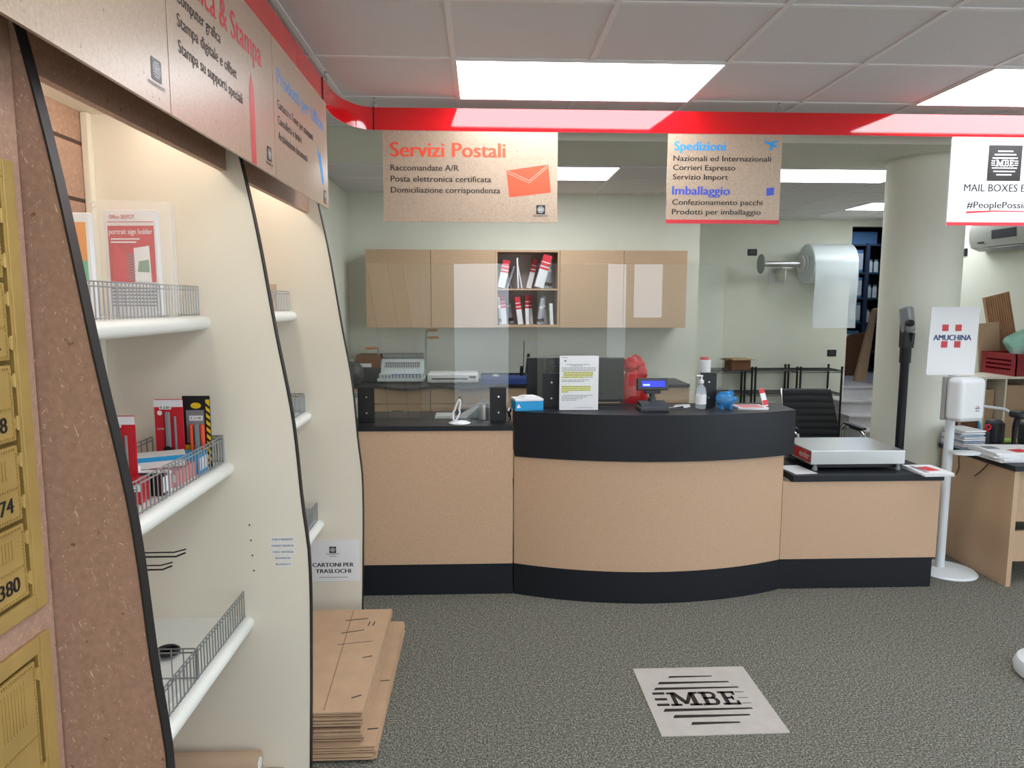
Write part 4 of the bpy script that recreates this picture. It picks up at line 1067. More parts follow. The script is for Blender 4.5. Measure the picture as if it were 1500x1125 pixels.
# mailers in the open cabinet
mx = [('upper', 1.8225, [(.165, .26, 12, 'r', .07), (.235, .22, 18, 'g', .02), (.275, .27, -14, 'w', .012), (.335, .285, -2, 'w', .014), (.375, .25, -10, 'w', .012), (.445, .29, 14, 'r', .05), (.53, .31, 16, 'r', .085), (.60, .27, 8, 'f', .05), (.655, .26, -2, 'f', .035)]),
      ('lower', 1.4825, [(.160, .26, -4, 'f', .02), (.205, .28, -5, 'r', .06), (.285, .27, -11, 'f', .04), (.36, .26, -8, 'r', .05), (.43, .28, -2, 'r', .035), (.475, .28, -4, 'r', .03), (.53, .25, 8, 'f', .03), (.57, .27, 4, 'f', .03), (.615, .26, -6, 'r', .03), (.655, .20, -3, 'w', .03)])]
for lev, zb, lst in mx:
    for k, (x, h, ang, kind, w) in enumerate(lst):
        q = roty(R(ang)); ab = (x, 6.76, zb)
        mb = MB()
        y0 = 6.682 + (k % 3) * .099
        dz = abs(math.sin(R(ang))) * w / 2
        c = Vector((x, y0, zb + dz))
        def bx(z0, z1, mi, e=0.0):
            mb.box(x - w / 2 - e, x + w / 2 + e, y0 - e, y0 + .092 + e, zb + dz + z0, zb + dz + z1, .002 if mi != 2 else 0.0, mi, rot=q, about=tuple(c))
        if kind == 'r': bx(0, h * .55, 0); bx(h * .55, h, 1); bx(h * .62, h * .66, 0, .0006); bx(h * .76, h * .79, 0, .0006)
        elif kind == 'w': bx(0, h, 0)
        elif kind == 'g': bx(0, h, 3)
        else: bx(0, h, 3); bx(h * .1, h * .22, 2, .0006); bx(h * .6, h * .7, 0, .0006)
        col = {'r': 'red topped white', 'w': 'plain white', 'g': 'pale blue grey', 'f': 'grey'}[kind]
        # keep inside the compartment
        xs = [v.co.x for v in mb.bm.verts]; sh_ = max(0, .140 - min(xs)) - max(0, max(xs) - .690)
        for v in mb.bm.verts: v.co.x += sh_
        single('mailer', mb, ['paper', 'redp', 'slot', mat('mailer_grey', '#aeb4bd', .45)], '%s mailer, %s from left on %s level of the open wall cabinet' % (col, ORD[k], lev), 'mailer', 'mailers in the open wall cabinet', 0)

# back worktop with drawers
def wavy():
    pts = [(-1.295, 6.996), (-1.295, 6.43)]
    n = 120
    for i in range(n + 1):
        x = -1.29 + (1.90 + 1.29) * i / n; y = 6.43
        for c in (-.69, -.10):
            u = (x - c) / .30
            if abs(u) < 1: y -= .20 * (math.cos(u * PI) * .5 + .5) ** .8
        pts.append((x, y))
    return pts + [(1.93, 6.46), (1.93, 6.996)]
t = thing('back_worktop', 'black worktop with two bowed front bulges along the back wall', 'worktop', (.3, 6.75, .905))
part('top', MB().prism(wavy(), 'z', .910, .938), 'black', t, 20)
for i in range(-1, 5):
    x0, x1 = max(-1.295, CX[0] + .603 * i), CX[0] + .603 * (i + 1) - .003
    if i == -1: x1 = CX[0] - .003
    nm = ['narrow beige base unit in the left corner under the back worktop', 'beige base unit under the comb binding machine', 'beige base unit under the white laminator', 'beige base unit under the blue paper trimmer', 'beige base unit behind the monitor under the back worktop', 'last beige base unit at the right end of the back worktop'][i + 1]
    t = thing('base_cabinet', nm, 'cabinet', ((x0 + x1) / 2, 6.7, 0), group='beige base units under the back worktop')
    part('carcass', MB().box(x0, x1, 6.472, 6.99, .05, .909), 'cabinet', t)
    for z0, z1 in ((.768, .906), (.42, .762), (.06, .414)):
        d = part('drawer', MB().box(x0 + .002, x1 - .002, 6.452, 6.471, z0, z1, .001), 'cabinet', t)
        if i > -1 and z0 < .7: part('handle', MB().box((x0 + x1) / 2 - .05, (x0 + x1) / 2 + .05, 6.446, 6.4515, z1 - .07, z1 - .058, .002), 'dgrey', d)

BZ = .9385
# comb binder
t = thing('comb_binder', 'white comb binding machine with two wooden lever handles', 'binding machine', (-.76, 6.66, BZ))
mb = MB(); mb.box(-.99, -.55, 6.50, 6.80, BZ + .012, BZ + .045, .006); mb.prism([(6.52, BZ + .045), (6.80, BZ + .045), (6.80, BZ + .21), (6.72, BZ + .21), (6.62, BZ + .085), (6.52, BZ + .085)], 'x', -.975, -.565)
part('body', mb, 'mach', t)
fr = Vector((0, .10, .125)).normalized()
Fb = ((-.77, 6.617, BZ + .089), (1, 0, 0), tuple(fr))
mb = MB(); mb.rect(Fb, -.17, .17, .055, .115, 0, .001)
for k in range(20): mb.rect(Fb, -.165 + .0172 * k, -.157 + .0172 * k, .048, .108, 1, .002)
part('comb_slots', mb, ['dgrey', 'mach'], t, 0)
mb = MB(); Fb2 = FRONT(6.519, -.77, BZ + .045)
mb.rect(Fb2, -.20, .20, .0, .030, 1, .001)
for k in range(13): mb.box(-.965 + .0317 * k, -.950 + .0317 * k, 6.505, 6.52, BZ + .04, BZ + .078, .003)
part('teeth', mb, ['mach', 'machg'], t)
part('blue_stripe', MB().rect(FRONT(6.5185, -.77, BZ + .082), -.09, .19, -.006, .001, 0), mat('stripe_blue', '#3f6fae', .4), t, 0)
mb = MB(); mb.cyl((-.965, 6.77, BZ + .235), (-.575, 6.77, BZ + .235), .030, seg=20)
part('roller', mb, 'machg', t)
for x in (-.978, -.562): part('foot', MB().cyl((x + .02 * (1 if x < -.7 else -1), 6.55, BZ), (x + .02 * (1 if x < -.7 else -1), 6.55, BZ + .014), .018), 'blackp', t)
lv = part('lever', MB().tube([(-.992, 6.66, BZ + .07), (-.994, 6.64, BZ + .33)], .009, 10), 'machg', t)
part('handle', MB().lathe([(.008, -1.115), (.014, -1.10), (.012, -1.03), (.008, -1.0)], (0, 6.64, BZ + .322), 14, axis='x'), 'wood', lv)
lv = part('lever', MB().tube([(-.548, 6.70, BZ + .12), (-.545, 6.68, BZ + .40), (-.535, 6.67, BZ + .49)], .009, 10), 'machg', t)
part('handle', MB().lathe([(.008, -.545), (.013, -.52), (.013, -.45), (.008, -.43)], (0, 6.67, BZ + .488), 14, axis='x').lathe([(.008, -.535), (.013, -.51), (.013, -.44), (.008, -.42)], (0, 6.68, BZ + .418), 14, axis='x'), 'wood', lv)
t.location.y += .11
# laminator
t = thing('laminator', 'white desktop laminator with a dark feed slot', 'laminator', (-.30, 6.62, BZ))
mb = MB(); mb.box(-.515, -.04, 6.48, 6.72, BZ + .012, BZ + .105, .022, seg=4)
part('body', mb, 'mach' if False else 'offw', t)
part('feed_slot', MB().box(-.47, -.14, 6.476, 6.482, BZ + .048, BZ + .060, .001), 'blackp', t)
part('control_panel', MB().box(-.125, -.065, 6.476, 6.482, BZ + .062, BZ + .078, .001), 'dgrey', t)
part('side_knob', MB().cyl((-.535, 6.6, BZ + .06), (-.515, 6.6, BZ + .06), .02), 'blackp', t)
for x in (-.49, -.09): part('foot', MB().cyl((x, 6.56, BZ), (x, 6.56, BZ + .013), .014), 'blackp', t)
mb = MB(); mb.lathe([(.05, 0), (.055, .03), (.04, .08), (.02, .095), (.003, .098)], (-.27, 6.80, BZ), 24)
single('tape_dispenser', mb, 'blackp', 'black rounded desk item just behind the white laminator', 'dispenser')
# trimmer
t = thing('paper_trimmer', 'blue guillotine paper trimmer with raised black blade arm', 'trimmer', (.21, 6.66, BZ))
part('base', MB().box(-.02, .44, 6.46, 6.80, BZ, BZ + .055, .006), 'trimblue', t)
part('grid_top', MB().box(0, .40, 6.50, 6.78, BZ + .055, BZ + .060), 'trimblue', t)
part('back_rail', MB().box(-.02, .42, 6.785, 6.80, BZ + .055, BZ + .075), 'blackp', t)
part('puck', MB().lathe([(.03, 0), (.034, .01), (.02, .018), (.004, .02)], (.12, 6.62, BZ + .060), 20), 'offw', t)
mb = MB(); mb.prism([(6.76, BZ + .06), (6.79, BZ + .06), (6.60, BZ + .40), (6.585, BZ + .40)], 'x', .385, .391)
am = part('blade_arm', mb, 'blackm', t)
part('blade_guard', MB().prism([(6.70, BZ + .06), (6.79, BZ + .055), (6.72, BZ + .15), (6.68, BZ + .14)], 'x', .355, .385), 'blackp', am)
part('grip', MB().tube([(.41, 6.57, BZ + .10), (.42, 6.55, BZ + .20), (.425, 6.54, BZ + .28)], [.014, .016, .013], 12), 'blackp', am)
mb = crumple((.515, 6.50, BZ + .03), (.05, .04, .04), 9, 16, .2)
for v in mb.bm.verts: v.co.z = max(v.co.z, BZ)
single('paper_ball', mb, 'paper', 'white crumpled paper at the right end of the blue trimmer', 'paper', smooth=0)
t = thing('wall_hook_bar', 'small white wall shelf pin above the paper trimmer', 'hook', (.5, 6.985, 1.285))
part('bar', MB().tube([(.44, 6.992, 1.288), (.60, 6.992, 1.291)], .004, 8), 'white', t)
part('bracket', MB().box(.47, .50, 6.988, 7.0, 1.27, 1.30, .002), 'white', t)
# box, glass and backpack in the corner
t = thing('corner_box', 'brown carton with a white label in the back left corner of the worktop', 'box', (-1.11, 6.78, BZ))
part('stand', MB().box(-1.26, -.97, 6.72, 6.96, BZ, BZ + .13, .004), 'dgrey', t)
part('carton', MB().box(-1.20, -.98, 6.74, 6.94, BZ + .131, BZ + .255, .002), 'carddark', t)
part('label_sticker', MB().box(-1.17, -1.06, 6.737, 6.7395, BZ + .14, BZ + .175), 'paper', t)
t = thing('glass_jar', 'small clear jar with dark contents left of the brown carton', 'jar', (-1.25, 6.665, BZ))
part('jar', MB().lathe([(.035, 0), (.04, .01), (.04, .22), (.036, .225)], (-1.25, 6.665, BZ), 20), 'film', t)
part('contents', MB().lathe([(.030, .01), (.034, .012), (.034, .19), (.02, .20)], (-1.25, 6.665, BZ), 20), 'carddark', t)
mb = MB(); mb.ball((-1.19, 6.50, BZ + .10), (.10, .10, .11), 24, jitter=.08)
for v in mb.bm.verts: v.co.z = max(v.co.z, BZ)
t = thing('backpack', 'dark rounded bag on the back worktop beside the shelving edge', 'bag', (-1.19, 6.52, BZ))
part('body', mb, 'dgrey', t)
part('strap', MB().tube([(-1.24, 6.44, BZ + .17), (-1.17, 6.42, BZ + .13), (-1.12, 6.44, BZ + .05)], .012, 8), 'blackp', t)

# ------------------------------------------------------------------ packing corner
def wall_socket(x, z, label, on='y'):
    t = thing('wall_socket', label, 'socket', (x, 8.99, z) if on == 'y' else (5.195, x, z), group='black wall plates')
    if on == 'y':
        part('plate', MB().box(x - .06, x + .06, 8.990, 9.0, z - .042, z + .042, .004), 'blackp', t)
        part('insert', MB().box(x - .035, x + .035, 8.987, 8.992, z - .024, z + .024, .002), 'dgrey', t)
    else:
        part('plate', MB().box(5.185, 5.2, x - .08, x + .08, z - .04, z + .04, .004), 'blackp', t)
        part('insert', MB().box(5.182, 5.187, x - .03, x + .03, z - .02, z + .02, .002), 'dgrey', t)
wall_socket(3.44, 2.33, 'black wall plate high on the far wall left of the bubble wrap holder')
wall_socket(4.543, 1.042, 'black wall socket on the far wall above the wire racks')
wall_socket(7.55, 2.237, 'black wall plate on the right wall just beside the column', 'x')
t = thing('roll_holder', 'wall mounted steel tube holder with round end disc for the bubble wrap', 'holder', (3.8, 8.9, 2.17))
RY, RZ = 8.68, 2.168
part('tube', MB().cyl((3.44, RY, RZ), (4.56, RY, RZ), .038, seg=24), 'steel', t)
part('end_disc', MB().lathe([(.118, 0), (.12, .002), (.12, .012), (.118, .014)], (3.425, RY, RZ), 40, axis='x'), 'machg', t)
part('hub', MB().lathe([(.05, 0), (.105, .005), (.105, .02), (.07, .025), (.07, .04), (.12, .045), (.12, .06), (.05, .065)], (3.92, RY, RZ), 36, axis='x'), 'offw', t)
mb = MB(); mb.box(3.70, 3.82, RY - .02, 8.998, RZ - .055, RZ - .040); mb.box(3.66, 3.86, 8.985, 8.998, RZ - .25, RZ - .04); mb.box(3.75, 3.765, RY + .02, 8.99, RZ - .20, RZ - .055)
part('bracket', mb, 'offw', t)
t = thing('bubble_wrap_roll', 'large translucent bubble wrap roll with its sheet hanging down the far wall', 'bubble wrap', (4.28, RY, 1.3))
part('roll', MB().lathe([(.045, 0), (.235, 0), (.245, .01), (.245, .54), (.235, .55), (.045, .55), (.045, 0)], (3.99, RY, RZ), 48, axis='x'), 'bubble', t)
mb = MB(); pts = [(RY - .247 - .004, RZ + .02)] + [(RY - .249 - .01 * math.sin(i * .5), RZ - .06 * i) for i in range(14)]
pts2 = [(a - .004, b) for a, b in reversed(pts)]
mb.prism(pts + pts2, 'x', 4.0, 4.53)
part('sheet', mb, 'bubblesheet', t)
# wire racks
def wire_rack(x0, x1, label, dup=None):
    y0, y1 = 8.60, 8.95
    t = thing('wire_rack', label, 'rack', ((x0 + x1) / 2, 8.78, 0), group='black wire racks along the far wall')
    for x in (x0 + .012, x1 - .012):
        for y in (y0, y1): part('post', MB().cyl((x, y, 0), (x, y, .885), .013, seg=14).ball((x, y, .887), .017, 10), 'blackm', t)
    for z in (.12, .56, .85):
        mb = MB()
        for y in (y0, y1): mb.tube([(x0 + .012, y, z), (x1 - .012, y, z)], .006, 6); mb.tube([(x0 + .012, y, z - .025), (x1 - .012, y, z - .025)], .004, 6)
        for x in (x0 + .012, x1 - .012): mb.tube([(x, y0, z), (x, y1, z)], .006, 6); mb.tube([(x, y0, z - .025), (x, y1, z - .025)], .004, 6)
        n = 22
        for k in range(1, n): xx = x0 + .012 + (x1 - x0 - .024) * k / n; mb.tube([(xx, y0, z), (xx, y1, z)], .0028, 5)
        for y in (y0, y1): mb.tube([(x0 + .02 + (x1 - x0 - .04) * k / 20, y, z - (.003 if k % 2 else .023)) for k in range(21)], .0025, 5)
        part('wire_shelf', mb, 'blackm', t)
    return t
wire_rack(2.80, 3.36, 'black wire rack carrying the small brown box, leftmost of the row')
wire_rack(3.38, 3.93, 'middle black wire rack of the row, between the two other racks')
wire_rack(3.95, 4.50, 'rightmost black wire rack beside the marble steps, behind the chair')
t = thing('open_carton', 'small open brown carton with flaps on top of the leftmost wire rack', 'box', (3.22, 8.78, .86))
mb = MB(); mb.box(3.10, 3.34, 8.64, 8.90, .8575, .865); 
for a in ((3.10, 3.105, 8.64, 8.90), (3.335, 3.34, 8.64, 8.90), (3.105, 3.335, 8.64, 8.645), (3.105, 3.335, 8.895, 8.90)): mb.box(*a, .865, .985)
part('carton', mb, 'carddark', t)
part('flap', MB().box(3.335, 3.42, 8.645, 8.895, .986, .990, rot=roty(R(6)), about=(3.335, 8.8, .986)), 'card', t)
part('flap', MB().box(3.03, 3.11, 8.645, 8.895, .986, .990, rot=roty(R(-8)), about=(3.11, 8.8, .986)), 'carddark', t)
part('flap', MB().box(3.11, 3.33, 8.60, 8.80, .989, .993, rot=rotx(R(4))), 'card', t)

# office chair
t = thing('office_chair', 'black ribbed office chair with chrome arms behind the low counter', 'chair', (2.72, 5.5, 0))
def back():
    mb = MB(); n = 64
    A = []
    for i in range(n + 1):
        z = .50 + .49 * i / n; u = i / n
        rib = .008 * abs(math.sin(u * PI * 9)) ** .6
        w = .235 - .035 * u
        y = 5.60 + .08 * u * u
        A.append((w, y, z, rib))
    for s in (0, 1):
        g = [[mb.bm.verts.new((2.69 - .03 * (k / n) + w * q, y + .03 * (q * q) * -1 * 1 + (-rib if s == 0 else .016 + rib * .5), z)) for q in (-1, -.8, -.4, 0, .4, .8, 1)] for k, (w, y, z, rib) in enumerate(A)]
        for r0, r1 in zip(g, g[1:]):
            for k in range(6): mb._f([r0[k], r0[k + 1], r1[k + 1], r1[k]], 0)
        if s == 0: g0 = g
    for k in range(n):
        for e in (0, -1): mb._f([g0[k][e], g0[k + 1][e], g[k + 1][e], g[k][e]], 0)
    for e in (0, -1):
        for k in range(6): mb._f([g0[e][k], g0[e][k + 1], g[e][k + 1], g[e][k]], 0)
    return mb
part('backrest', back(), 'mesh', t, 60)
mb = MB()
for s in (-1, 1):
    mb.tube([(2.70 + s * .235, 5.615, .50), (2.69 + s * .22, 5.62, .72), (2.665 + s * .200, 5.69, .99)], .010, 8)
part('back_frame', mb, 'chrome', t)
mb = MB()
for i in range(9): mb.box(2.48, 2.93, 5.14 + .053 * i, 5.19 + .053 * i, .44, .49, .015)
part('seat', mb, 'mesh', t)
for s in (-1, 1):
    x = 2.70 + s * .265
    a = part('armrest', MB().tube([(x, 5.60, .50), (x, 5.62, .66), (x, 5.58, .70), (x, 5.36, .70), (x, 5.28, .68), (x, 5.25, .62), (x, 5.27, .52), (x, 5.34, .47)], .014, 10), 'chrome', t)
    part('arm_pad', MB().box(x - .026, x + .026, 5.30, 5.58, .708, .728, .009), 'blackp', a)
part('gas_post', MB().cyl((2.70, 5.38, .10), (2.70, 5.38, .44), .026), 'chrome', t)
for k in range(5):
    a = 2 * PI * k / 5 + .3; d = Vector((math.cos(a), math.sin(a), 0))
    l = part('base_leg', MB().tube([Vector((2.70, 5.38, .11)) + d * .02, Vector((2.70, 5.38, .075)) + d * .30], [.024, .014], 10), 'chrome', t)
    p = Vector((2.70, 5.38, .03)) + d * .30
    part('caster', MB().cyl(p + Vector((-d.y, d.x, 0)) * .02, p - Vector((-d.y, d.x, 0)) * .02, .03, seg=18), 'blackp', l)

# store room goods up the steps
t = thing('store_shelving', 'dark metal shelving in the store room seen through the far opening', 'shelving', (5.9, 11.1, .6))
for x in (5.42, 5.925, 6.48):
    for y in (10.76, 11.40): part('upright', MB().box(x - .028, x + .028, y, y + .04, .6, 2.60), 'shelfblue', t)
for z in (.90, 1.36, 1.74, 2.13, 2.56): part('shelf', MB().box(5.40, 6.50, 10.77, 11.44, z, z + .028), 'shelfblue', t)
SB = ['blue store room box on the second highest shelf, topmost of three in a column', 'blue store room box in the middle of the column of three', 'blue store room box lowest in the column of three', 'blue store room box on the lowest visible shelf near the floor']
for i, (z, h) in enumerate(((2.1585, .34), (1.7685, .31), (1.3885, .31), (.9285, .33))):
    carton(5.60, 5.87, 10.80, 11.2, z, z + h, ['boxblue', 'offw', 'shelfblue'], SB[i], pr_band(1, .12, .85), 0, 'archive_box', 'box', 'blue boxes in the store room')
carton(5.58, 6.10, 10.85, 11.3, 2.5885, 2.78, ['boxblue', 'offw', 'ink'], 'wide pale blue box lying on top of the store room shelving', None, 0, 'archive_box', 'box')
for z, lev in ((2.1585, 'upper'), (1.7685, 'middle'), (1.3885, 'lower')):
    for k, x in enumerate((6.00, 6.09)):
        t = thing('white_jar', '%s white jar on the %s level of the dark store shelving' % (('left', 'right')[k], lev), 'jar', (x, 10.82, z), group='white jars in the store room')
        part('body', MB().lathe([(.030, 0), (.034, .005), (.034, .15), (.024, .17)], (x, 10.82, z), 16), 'offw', t)
        part('lid', MB().lathe([(.026, .17), (.026, .195), (.004, .198)], (x, 10.82, z), 16), 'machg', t)
mb = MB(); mb.prism([(5.20, .601), (5.36, .601), (5.46, 1.62), (5.41, 1.60)], 'y', 9.6, 9.66)
single('cardboard_sheet', mb, 'card', 'brown cardboard sheet leaning in the store room beside the column', 'cardboard', smooth=0)
mb = MB(); mb.prism([(5.00, .601), (5.75, .601), (5.75, 1.25), (5.52, 1.22), (5.30, 1.0)], 'y', 10.35, 10.42)
single('dark_carton', mb, 'carddark', 'dark folded carton standing at the top of the marble steps', 'cardboard', smooth=0)
mb = MB(); mb.box(5.05, 5.38, 10.55, 10.70, .601, 1.30)
single('grey_carton', mb, 'machg', 'grey carton at the left edge of the store room opening', 'cardboard', smooth=0)

t = thing('ceiling_light', 'small cool ceiling lamp added out of view to brighten the store room', 'ceiling light', (5.7, 10.2, 2.85), group='recessed ceiling light panels')  # lamp added above the opening, out of view, to brighten the store room
part('frame', MB().box(5.3, 6.1, 9.95, 10.45, 2.83, 2.85), 'tbar', t)
part('diffuser', MB().box(5.32, 6.08, 9.97, 10.43, 2.825, 2.835), mat('added_cool_lamp', (.62, .78, 1, 1), .5, emit=4.0), t)

# ------------------------------------------------------------------ right hand desk and shelves
DZ = .745
t = thing('desk', 'beige desk with black top at the right picture edge', 'desk', (3.9, 4.45, 0))
part('side_panel', MB().box(3.135, 3.165, 3.945, 4.61, 0, .712, .001), 'cabinet', t)
part('front_panel', MB().box(3.166, 4.60, 4.02, 4.045, .38, .712, .001), 'cabinet', t)
part('front_panel', MB().box(3.166, 4.60, 4.02, 4.045, .13, .32, .001), 'cabinet', t)
part('side_panel', MB().box(4.60, 4.63, 3.945, 4.61, 0, .712, .001), 'cabinet', t)
part('top', MB().box(3.118, 4.65, 3.925, 4.63, .713, DZ, .004), 'black', t)
mb = MB(); mb.tube([(3.128, 4.43, .70), (3.128, 4.42, .62), (3.128, 4.44, .57)], .003, 6)
single('desk_cable', mb, 'blackp', 'short black cable hanging down the desk side panel, near the drip tray', 'cable')
mb = MB(); mb.tube([(3.128, 4.16, .705), (3.126, 4.22, .64), (3.128, 4.27, .60)], .003, 6)
single('desk_cable', mb, 'blackp', 'black cable hanging below the white papers at the desk edge', 'cable')
PZ = DZ + .0005
pile = random.Random(5)
t = thing('paper_pile', 'messy pile of white papers at the back left corner of the desk', 'papers', (3.20, 4.50, PZ))
for i in range(9):
    part('sheet_bundle', MB().box(3.12, 3.275, 4.40, 4.60, PZ + .014 * i, PZ + .014 * i + .010, .001, rot=rotz(pile.uniform(-.12, .12))), 'paper' if i % 3 else mat('sheet_blue', '#9db0c9', .6), t)
t = thing('paper_pile', 'stack of white papers overhanging the near left corner of the desk', 'papers', (3.25, 4.15, PZ))
for i in range(5):
    part('sheet_bundle', MB().box(3.09, 3.45, 4.02, 4.30, PZ + .011 * i, PZ + .011 * i + .010, .001, rot=rotz(pile.uniform(-.15, .15))), 'paper', t)
mb = MB(); mb.box(3.22, 3.32, 4.06, 4.14, PZ + .0555, PZ + .056, rot=rotz(.15)); mb.box(3.12, 3.2, 4.16, 4.24, PZ + .0555, PZ + .056, mi=1)
part('print', mb, ['redp', 'greyink'], t)
t = thing('pen_holder', 'black pen holder with pens and scissors on the desk', 'pen holder', (3.36, 4.53, PZ))
part('cup', MB().lathe([(.042, 0), (.045, .004), (.045, .10), (.041, .10), (.041, .012)], (3.36, 4.53, PZ), 28), 'blackp', t)
for i, (dx, dy, tx, ty, h, m) in enumerate(((-.02, 0, -.05, .01, .17, 'cyan'), (-.01, .01, -.035, .0, .15, 'machg'), (.0, .02, -.045, .01, .21, 'paper'), (.01, 0, .0, 0, .14, 'packred'), (.02, .01, .02, .01, .15, 'blackp'))):
    part('pen', MB().tube([(3.36 + dx * .6, 4.53 + dy * .6, PZ + .014), (3.36 + dx + tx * .5, 4.53 + dy, PZ + h)], .0055, 8), m, t)
sc = part('scissors', MB().tube([(3.375 + .016 * math.cos(a), 4.515, PZ + .125 + .018 * math.sin(a)) for a in [2 * PI * i / 16 for i in range(16)]], .006, 8, closed=True).box(3.37, 3.38, 4.512, 4.518, PZ + .014, PZ + .11), 'packred', t)
def speaker(x, y, label):
    t = thing('desk_speaker', label, 'speaker', (x, y, PZ), group='dark grey desk speakers')
    part('cabinet', MB().box(x - .045, x + .045, y - .05, y + .05, PZ, PZ + .17, .030, seg=4), 'dgrey', t)
    part('grille', MB().box(x - .035, x + .035, y - .053, y - .048, PZ + .02, PZ + .15, .012), 'blackp', t)
speaker(3.462, 4.572, 'dark grey desk speaker just behind the black pen holder')
speaker(3.64, 4.50, 'dark grey desk speaker cut by the right picture edge')
t = thing('barcode_scanner', 'black barcode scanner on an upright stand on the desk', 'scanner', (3.62, 4.50, PZ))
part('base', MB().lathe([(.05, 0), (.052, .006), (.03, .016), (.01, .018)], (3.62, 4.50, PZ), 24), 'blackp', t)
part('stem', MB().tube([(3.62, 4.50, PZ + .015), (3.625, 4.505, PZ + .14), (3.63, 4.49, PZ + .22)], [.012, .016, .02], 12), 'blackp', t)
hd = part('head', MB().box(3.58, 3.68, 4.42, 4.52, PZ + .205, PZ + .25, .014, seg=3), 'blackp', t)
part('window', MB().box(3.60, 3.66, 4.417, 4.422, PZ + .215, PZ + .238, .002), 'dgrey', hd)
t.location = (3.50, 4.44, PZ)
mb = MB(); mb.cyl((3.52, 4.60, PZ + .018), (3.60, 4.595, PZ + .018), .017)
single('highlighter', mb, 'green', 'light green highlighter lying behind the barcode scanner', 'marker')
mb = MB(); mb.box(3.39, 3.47, 4.43, 4.47, PZ, PZ + .02, .003, rot=rotz(-.2))
single('red_card', mb, 'packred', 'small red box lying between the pen holder and the scanner', 'box')
# dark red chair behind the desk
t = thing('red_chair', 'dark red chair with a white armrest behind the desk', 'chair', (3.75, 5.25, 0))
mb = MB(); mb.box(3.52, 4.02, 5.06, 5.50, .42, .49, .03, seg=3); part('seat', mb, 'darkred', t)
mb = MB(); mb.box(3.505, 3.56, 5.06, 5.50, .45, .93, .025, seg=3); part('backrest', mb, 'darkred', t)
part('armrest', MB().tube([(3.55, 5.03, .93), (3.70, 5.02, .935), (3.86, 5.01, .915), (3.93, 5.01, .87), (3.95, 5.01, .80), (3.95, 5.02, .46)], .012, 10), 'white', t)
for x in (3.55, 3.99):
    for y in (5.09, 5.47): part('leg', MB().cyl((x, y, 0), (x, y, .43), .016), 'blackm', t)
# pigeonhole shelf
t = thing('pigeonhole_shelf', 'cream pigeonhole shelf with brown boxes behind the desk', 'shelf', (4.6, 6.0, 0))
y0, y1, tz = 5.72, 6.10, 1.06
px = [4.02, 4.215, 4.395, 4.65, 4.90, 5.15]
part('top_panel', MB().box(4.02, 5.165, y0, y1, tz, tz + .018), 'cream', t)
part('bottom_panel', MB().box(4.02, 5.165, y0, y1, .08, .10), 'cream', t)
part('back_panel', MB().box(4.02, 5.165, y1 + .0005, y1 + .012, .08, tz + .018), 'cabinet', t)
for i, x in enumerate(px): part('divider', MB().box(x, x + .016, y0, y1, .101, tz - .0005), 'cream' if i else 'cabinet', t)
part('shelf', MB().box(4.037, 5.149, y0 + .01, y1, .52, .535), 'cream', t)
PB = ['dark stacked cartons in the first compartment of the pigeonhole shelf', 'tall brown carton in the second compartment of the pigeonhole shelf', 'brown carton in the third compartment of the pigeonhole shelf', 'brown carton in the fourth compartment of the pigeonhole shelf']
for i, (m, dy) in enumerate((('carddark', .03), ('card', .10), ('card', .06), ('carddark', .08))):
    carton(px[i] + .025, px[i + 1] - .012, y0 + dy, y1 - .02, .5355, 1.0 - .06 * (i % 2) + (.02 if i == 1 else 0), [m, 'machg', 'paper'], PB[i], pr_band(2, .45, .62) if i == 0 else None, 0, 'carton', 'box')
# crate and packing stuff
t = thing('plastic_crate', 'dark red slotted plastic crate on top of the pigeonhole shelf', 'crate', (4.77, 5.95, 1.079))
cz = 1.0785; mb = MB(); x0, x1, y0, y1, h = 4.485, 5.06, 5.74, 6.14, .19
mb.box(x0, x1, y0, y1, cz, cz + .012)
for za, zb in ((.012, .045), (.062, .082), (.099, .119), (.136, h)):
    mb.box(x0, x0 + .012, y0, y1, cz + za, cz + zb); mb.box(x1 - .012, x1, y0, y1, cz + za, cz + zb)
mb.box(x0, x1, y0, y0 + .012, cz + .012, cz + h); mb.box(x0, x1, y1 - .012, y1, cz + .012, cz + h)
for y in (y0, y1 - .05): mb.box(x0 - .002, x0 + .014, y, y + .05, cz, cz + h); mb.box(x1 - .014, x1 + .002, y, y + .05, cz, cz + h)
mb.box(x0 - .006, x1 + .006, y0 - .006, y0 + .004, cz + h - .02, cz + h); mb.box(x0 - .006, x0 + .004, y0 - .006, y1 + .006, cz + h - .02, cz + h)
part('body', mb, 'crate', t, 0)
mb = MB(); Fc = FRONT(y0 - .001)
for k in range(16): mb.rect(Fc, x0 + .09 + .02 * k, x0 + .102 + .02 * k, cz + .05, cz + .068); mb.rect(Fc, x0 + .09 + .02 * k, x0 + .10 + .02 * k, cz + .03, cz + .038)
part('slot_row', mb, mat('crate_pale', '#c98b8b', .5), t, 0)
t = thing('corrugated_sheet', 'ribbed brown corrugated cardboard sheet leaning behind the dark red crate', 'cardboard', (4.85, 6.16, 1.15))
q = roty(R(-14)); ab = (4.80, 6.2, 1.2)
mb = MB(); prof = []
n = 60
for i in range(n + 1):
    x = 4.665 + .25 * i / n; prof.append((x, 6.25 + .011 * math.cos(i * PI / 2.5)))
for i in range(n, -1, -1): prof.append((4.665 + .25 * i / n, 6.262))
mb.prism(prof, 'z', 1.15, 1.79)
for v in mb.bm.verts: v.co = Vector(ab) + q @ (v.co - Vector(ab))
part('sheet', mb, 'carddark' if False else mat('corrugated', '#bd946f', .75, vary=.1), t, 15)
mb = MB(); mb.box(4.47, 4.66, 6.17, 6.19, 1.079, 1.52, rot=roty(R(-6)))
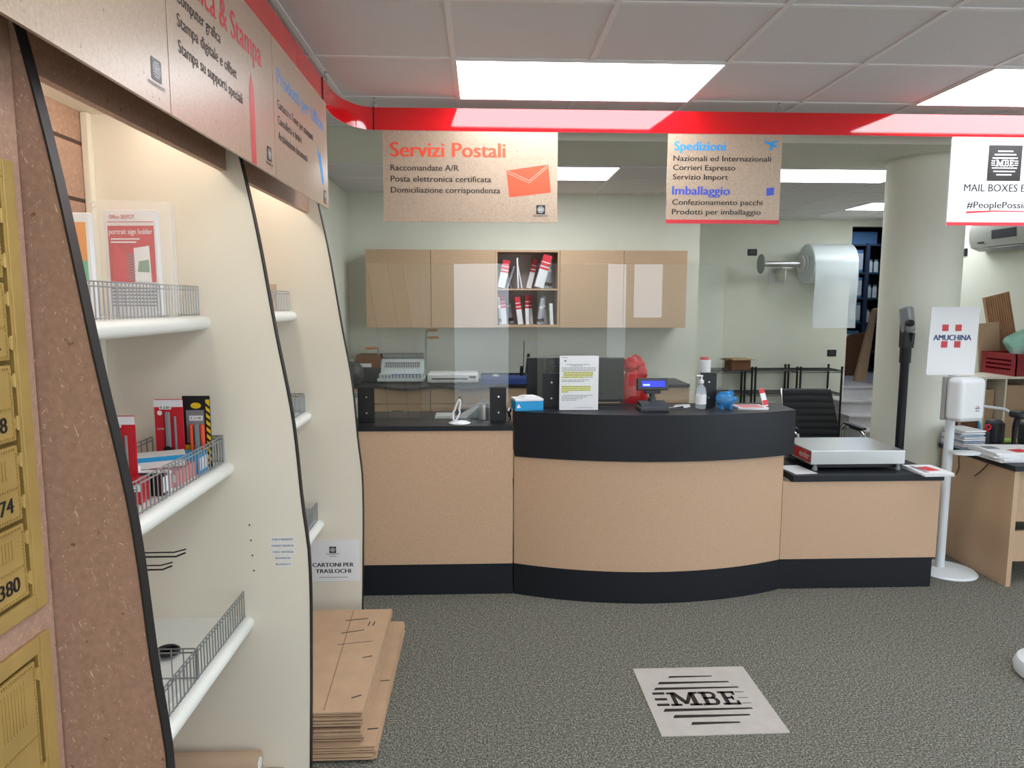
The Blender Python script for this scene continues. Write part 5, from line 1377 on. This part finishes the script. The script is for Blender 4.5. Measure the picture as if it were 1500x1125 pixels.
single('cardboard_sheet', mb, 'card', 'plain brown cardboard sheet standing behind the branded sanitiser sign', 'cardboard', smooth=0)
mb = crumple((4.72, 5.93, 1.35), (.20, .11, .115), 21, 30, .25)
single('packing_film', mb, 'greenbag', 'crumpled pale green plastic film heaped in the dark red crate', 'plastic film', smooth=0)
mb = crumple((4.535, 5.80, 1.26), (.04, .04, .06), 4, 18, .3)
single('packing_film', mb, 'film', 'small crumpled clear film at the left end of the crate', 'plastic film', smooth=0)
mb = MB(); mb.prism([(4.90, 1.15), (5.04, 1.15), (5.04, 1.40)], 'y', 5.76, 5.775)
single('cardboard_corner', mb, mat('corrugated', '#bd946f', .75), 'brown cardboard corner sticking out at the right end of the crate', 'cardboard', smooth=0)
# air conditioner
t = thing('air_conditioner', 'white wall air conditioner behind the white emblem sign', 'air conditioner', (5.1, 6.7, 2.22))
prof = [(5.199, 2.22), (5.10, 2.215), (5.01, 2.25), (4.98, 2.32), (4.975, 2.42), (5.0, 2.49), (5.199, 2.50)]
mb = MB(); mb.prism(prof, 'y', 6.22, 7.14)
for (y, s) in ((7.14, 1), ):
    c = Vector((5.10, y, 2.36)); prev = [mb.bm.verts.new((a, y, b)) for a, b in prof]
    for k in (1, 2, 3):
        f = math.cos(k * PI / 8); d = math.sin(k * PI / 8) * .10
        cur = [mb.bm.verts.new((5.199 - (5.199 - a) * f, y + d, 2.36 + (b - 2.36) * (f * .5 + .5))) for a, b in prof]
        for i in range(len(prof) - 1): mb._f([prev[i], prev[i + 1], cur[i + 1], cur[i]], 0)
        prev = cur
    mb._f(prev, 0)
part('body', mb, 'acw', t, 40)
part('display_window', MB().prism([(4.981, 2.315), (4.974, 2.40), (4.970, 2.40), (4.977, 2.315)], 'y', 6.50, 6.82), 'dgrey', t)
part('louver', MB().prism([(5.09, 2.212), (5.02, 2.240), (5.018, 2.234), (5.088, 2.206)], 'y', 6.30, 6.95), 'machg', t)
part('sensor_dot', MB().prism([(4.988, 2.285), (4.983, 2.30), (4.980, 2.30), (4.985, 2.285)], 'y', 6.93, 7.02), 'dgrey', t)
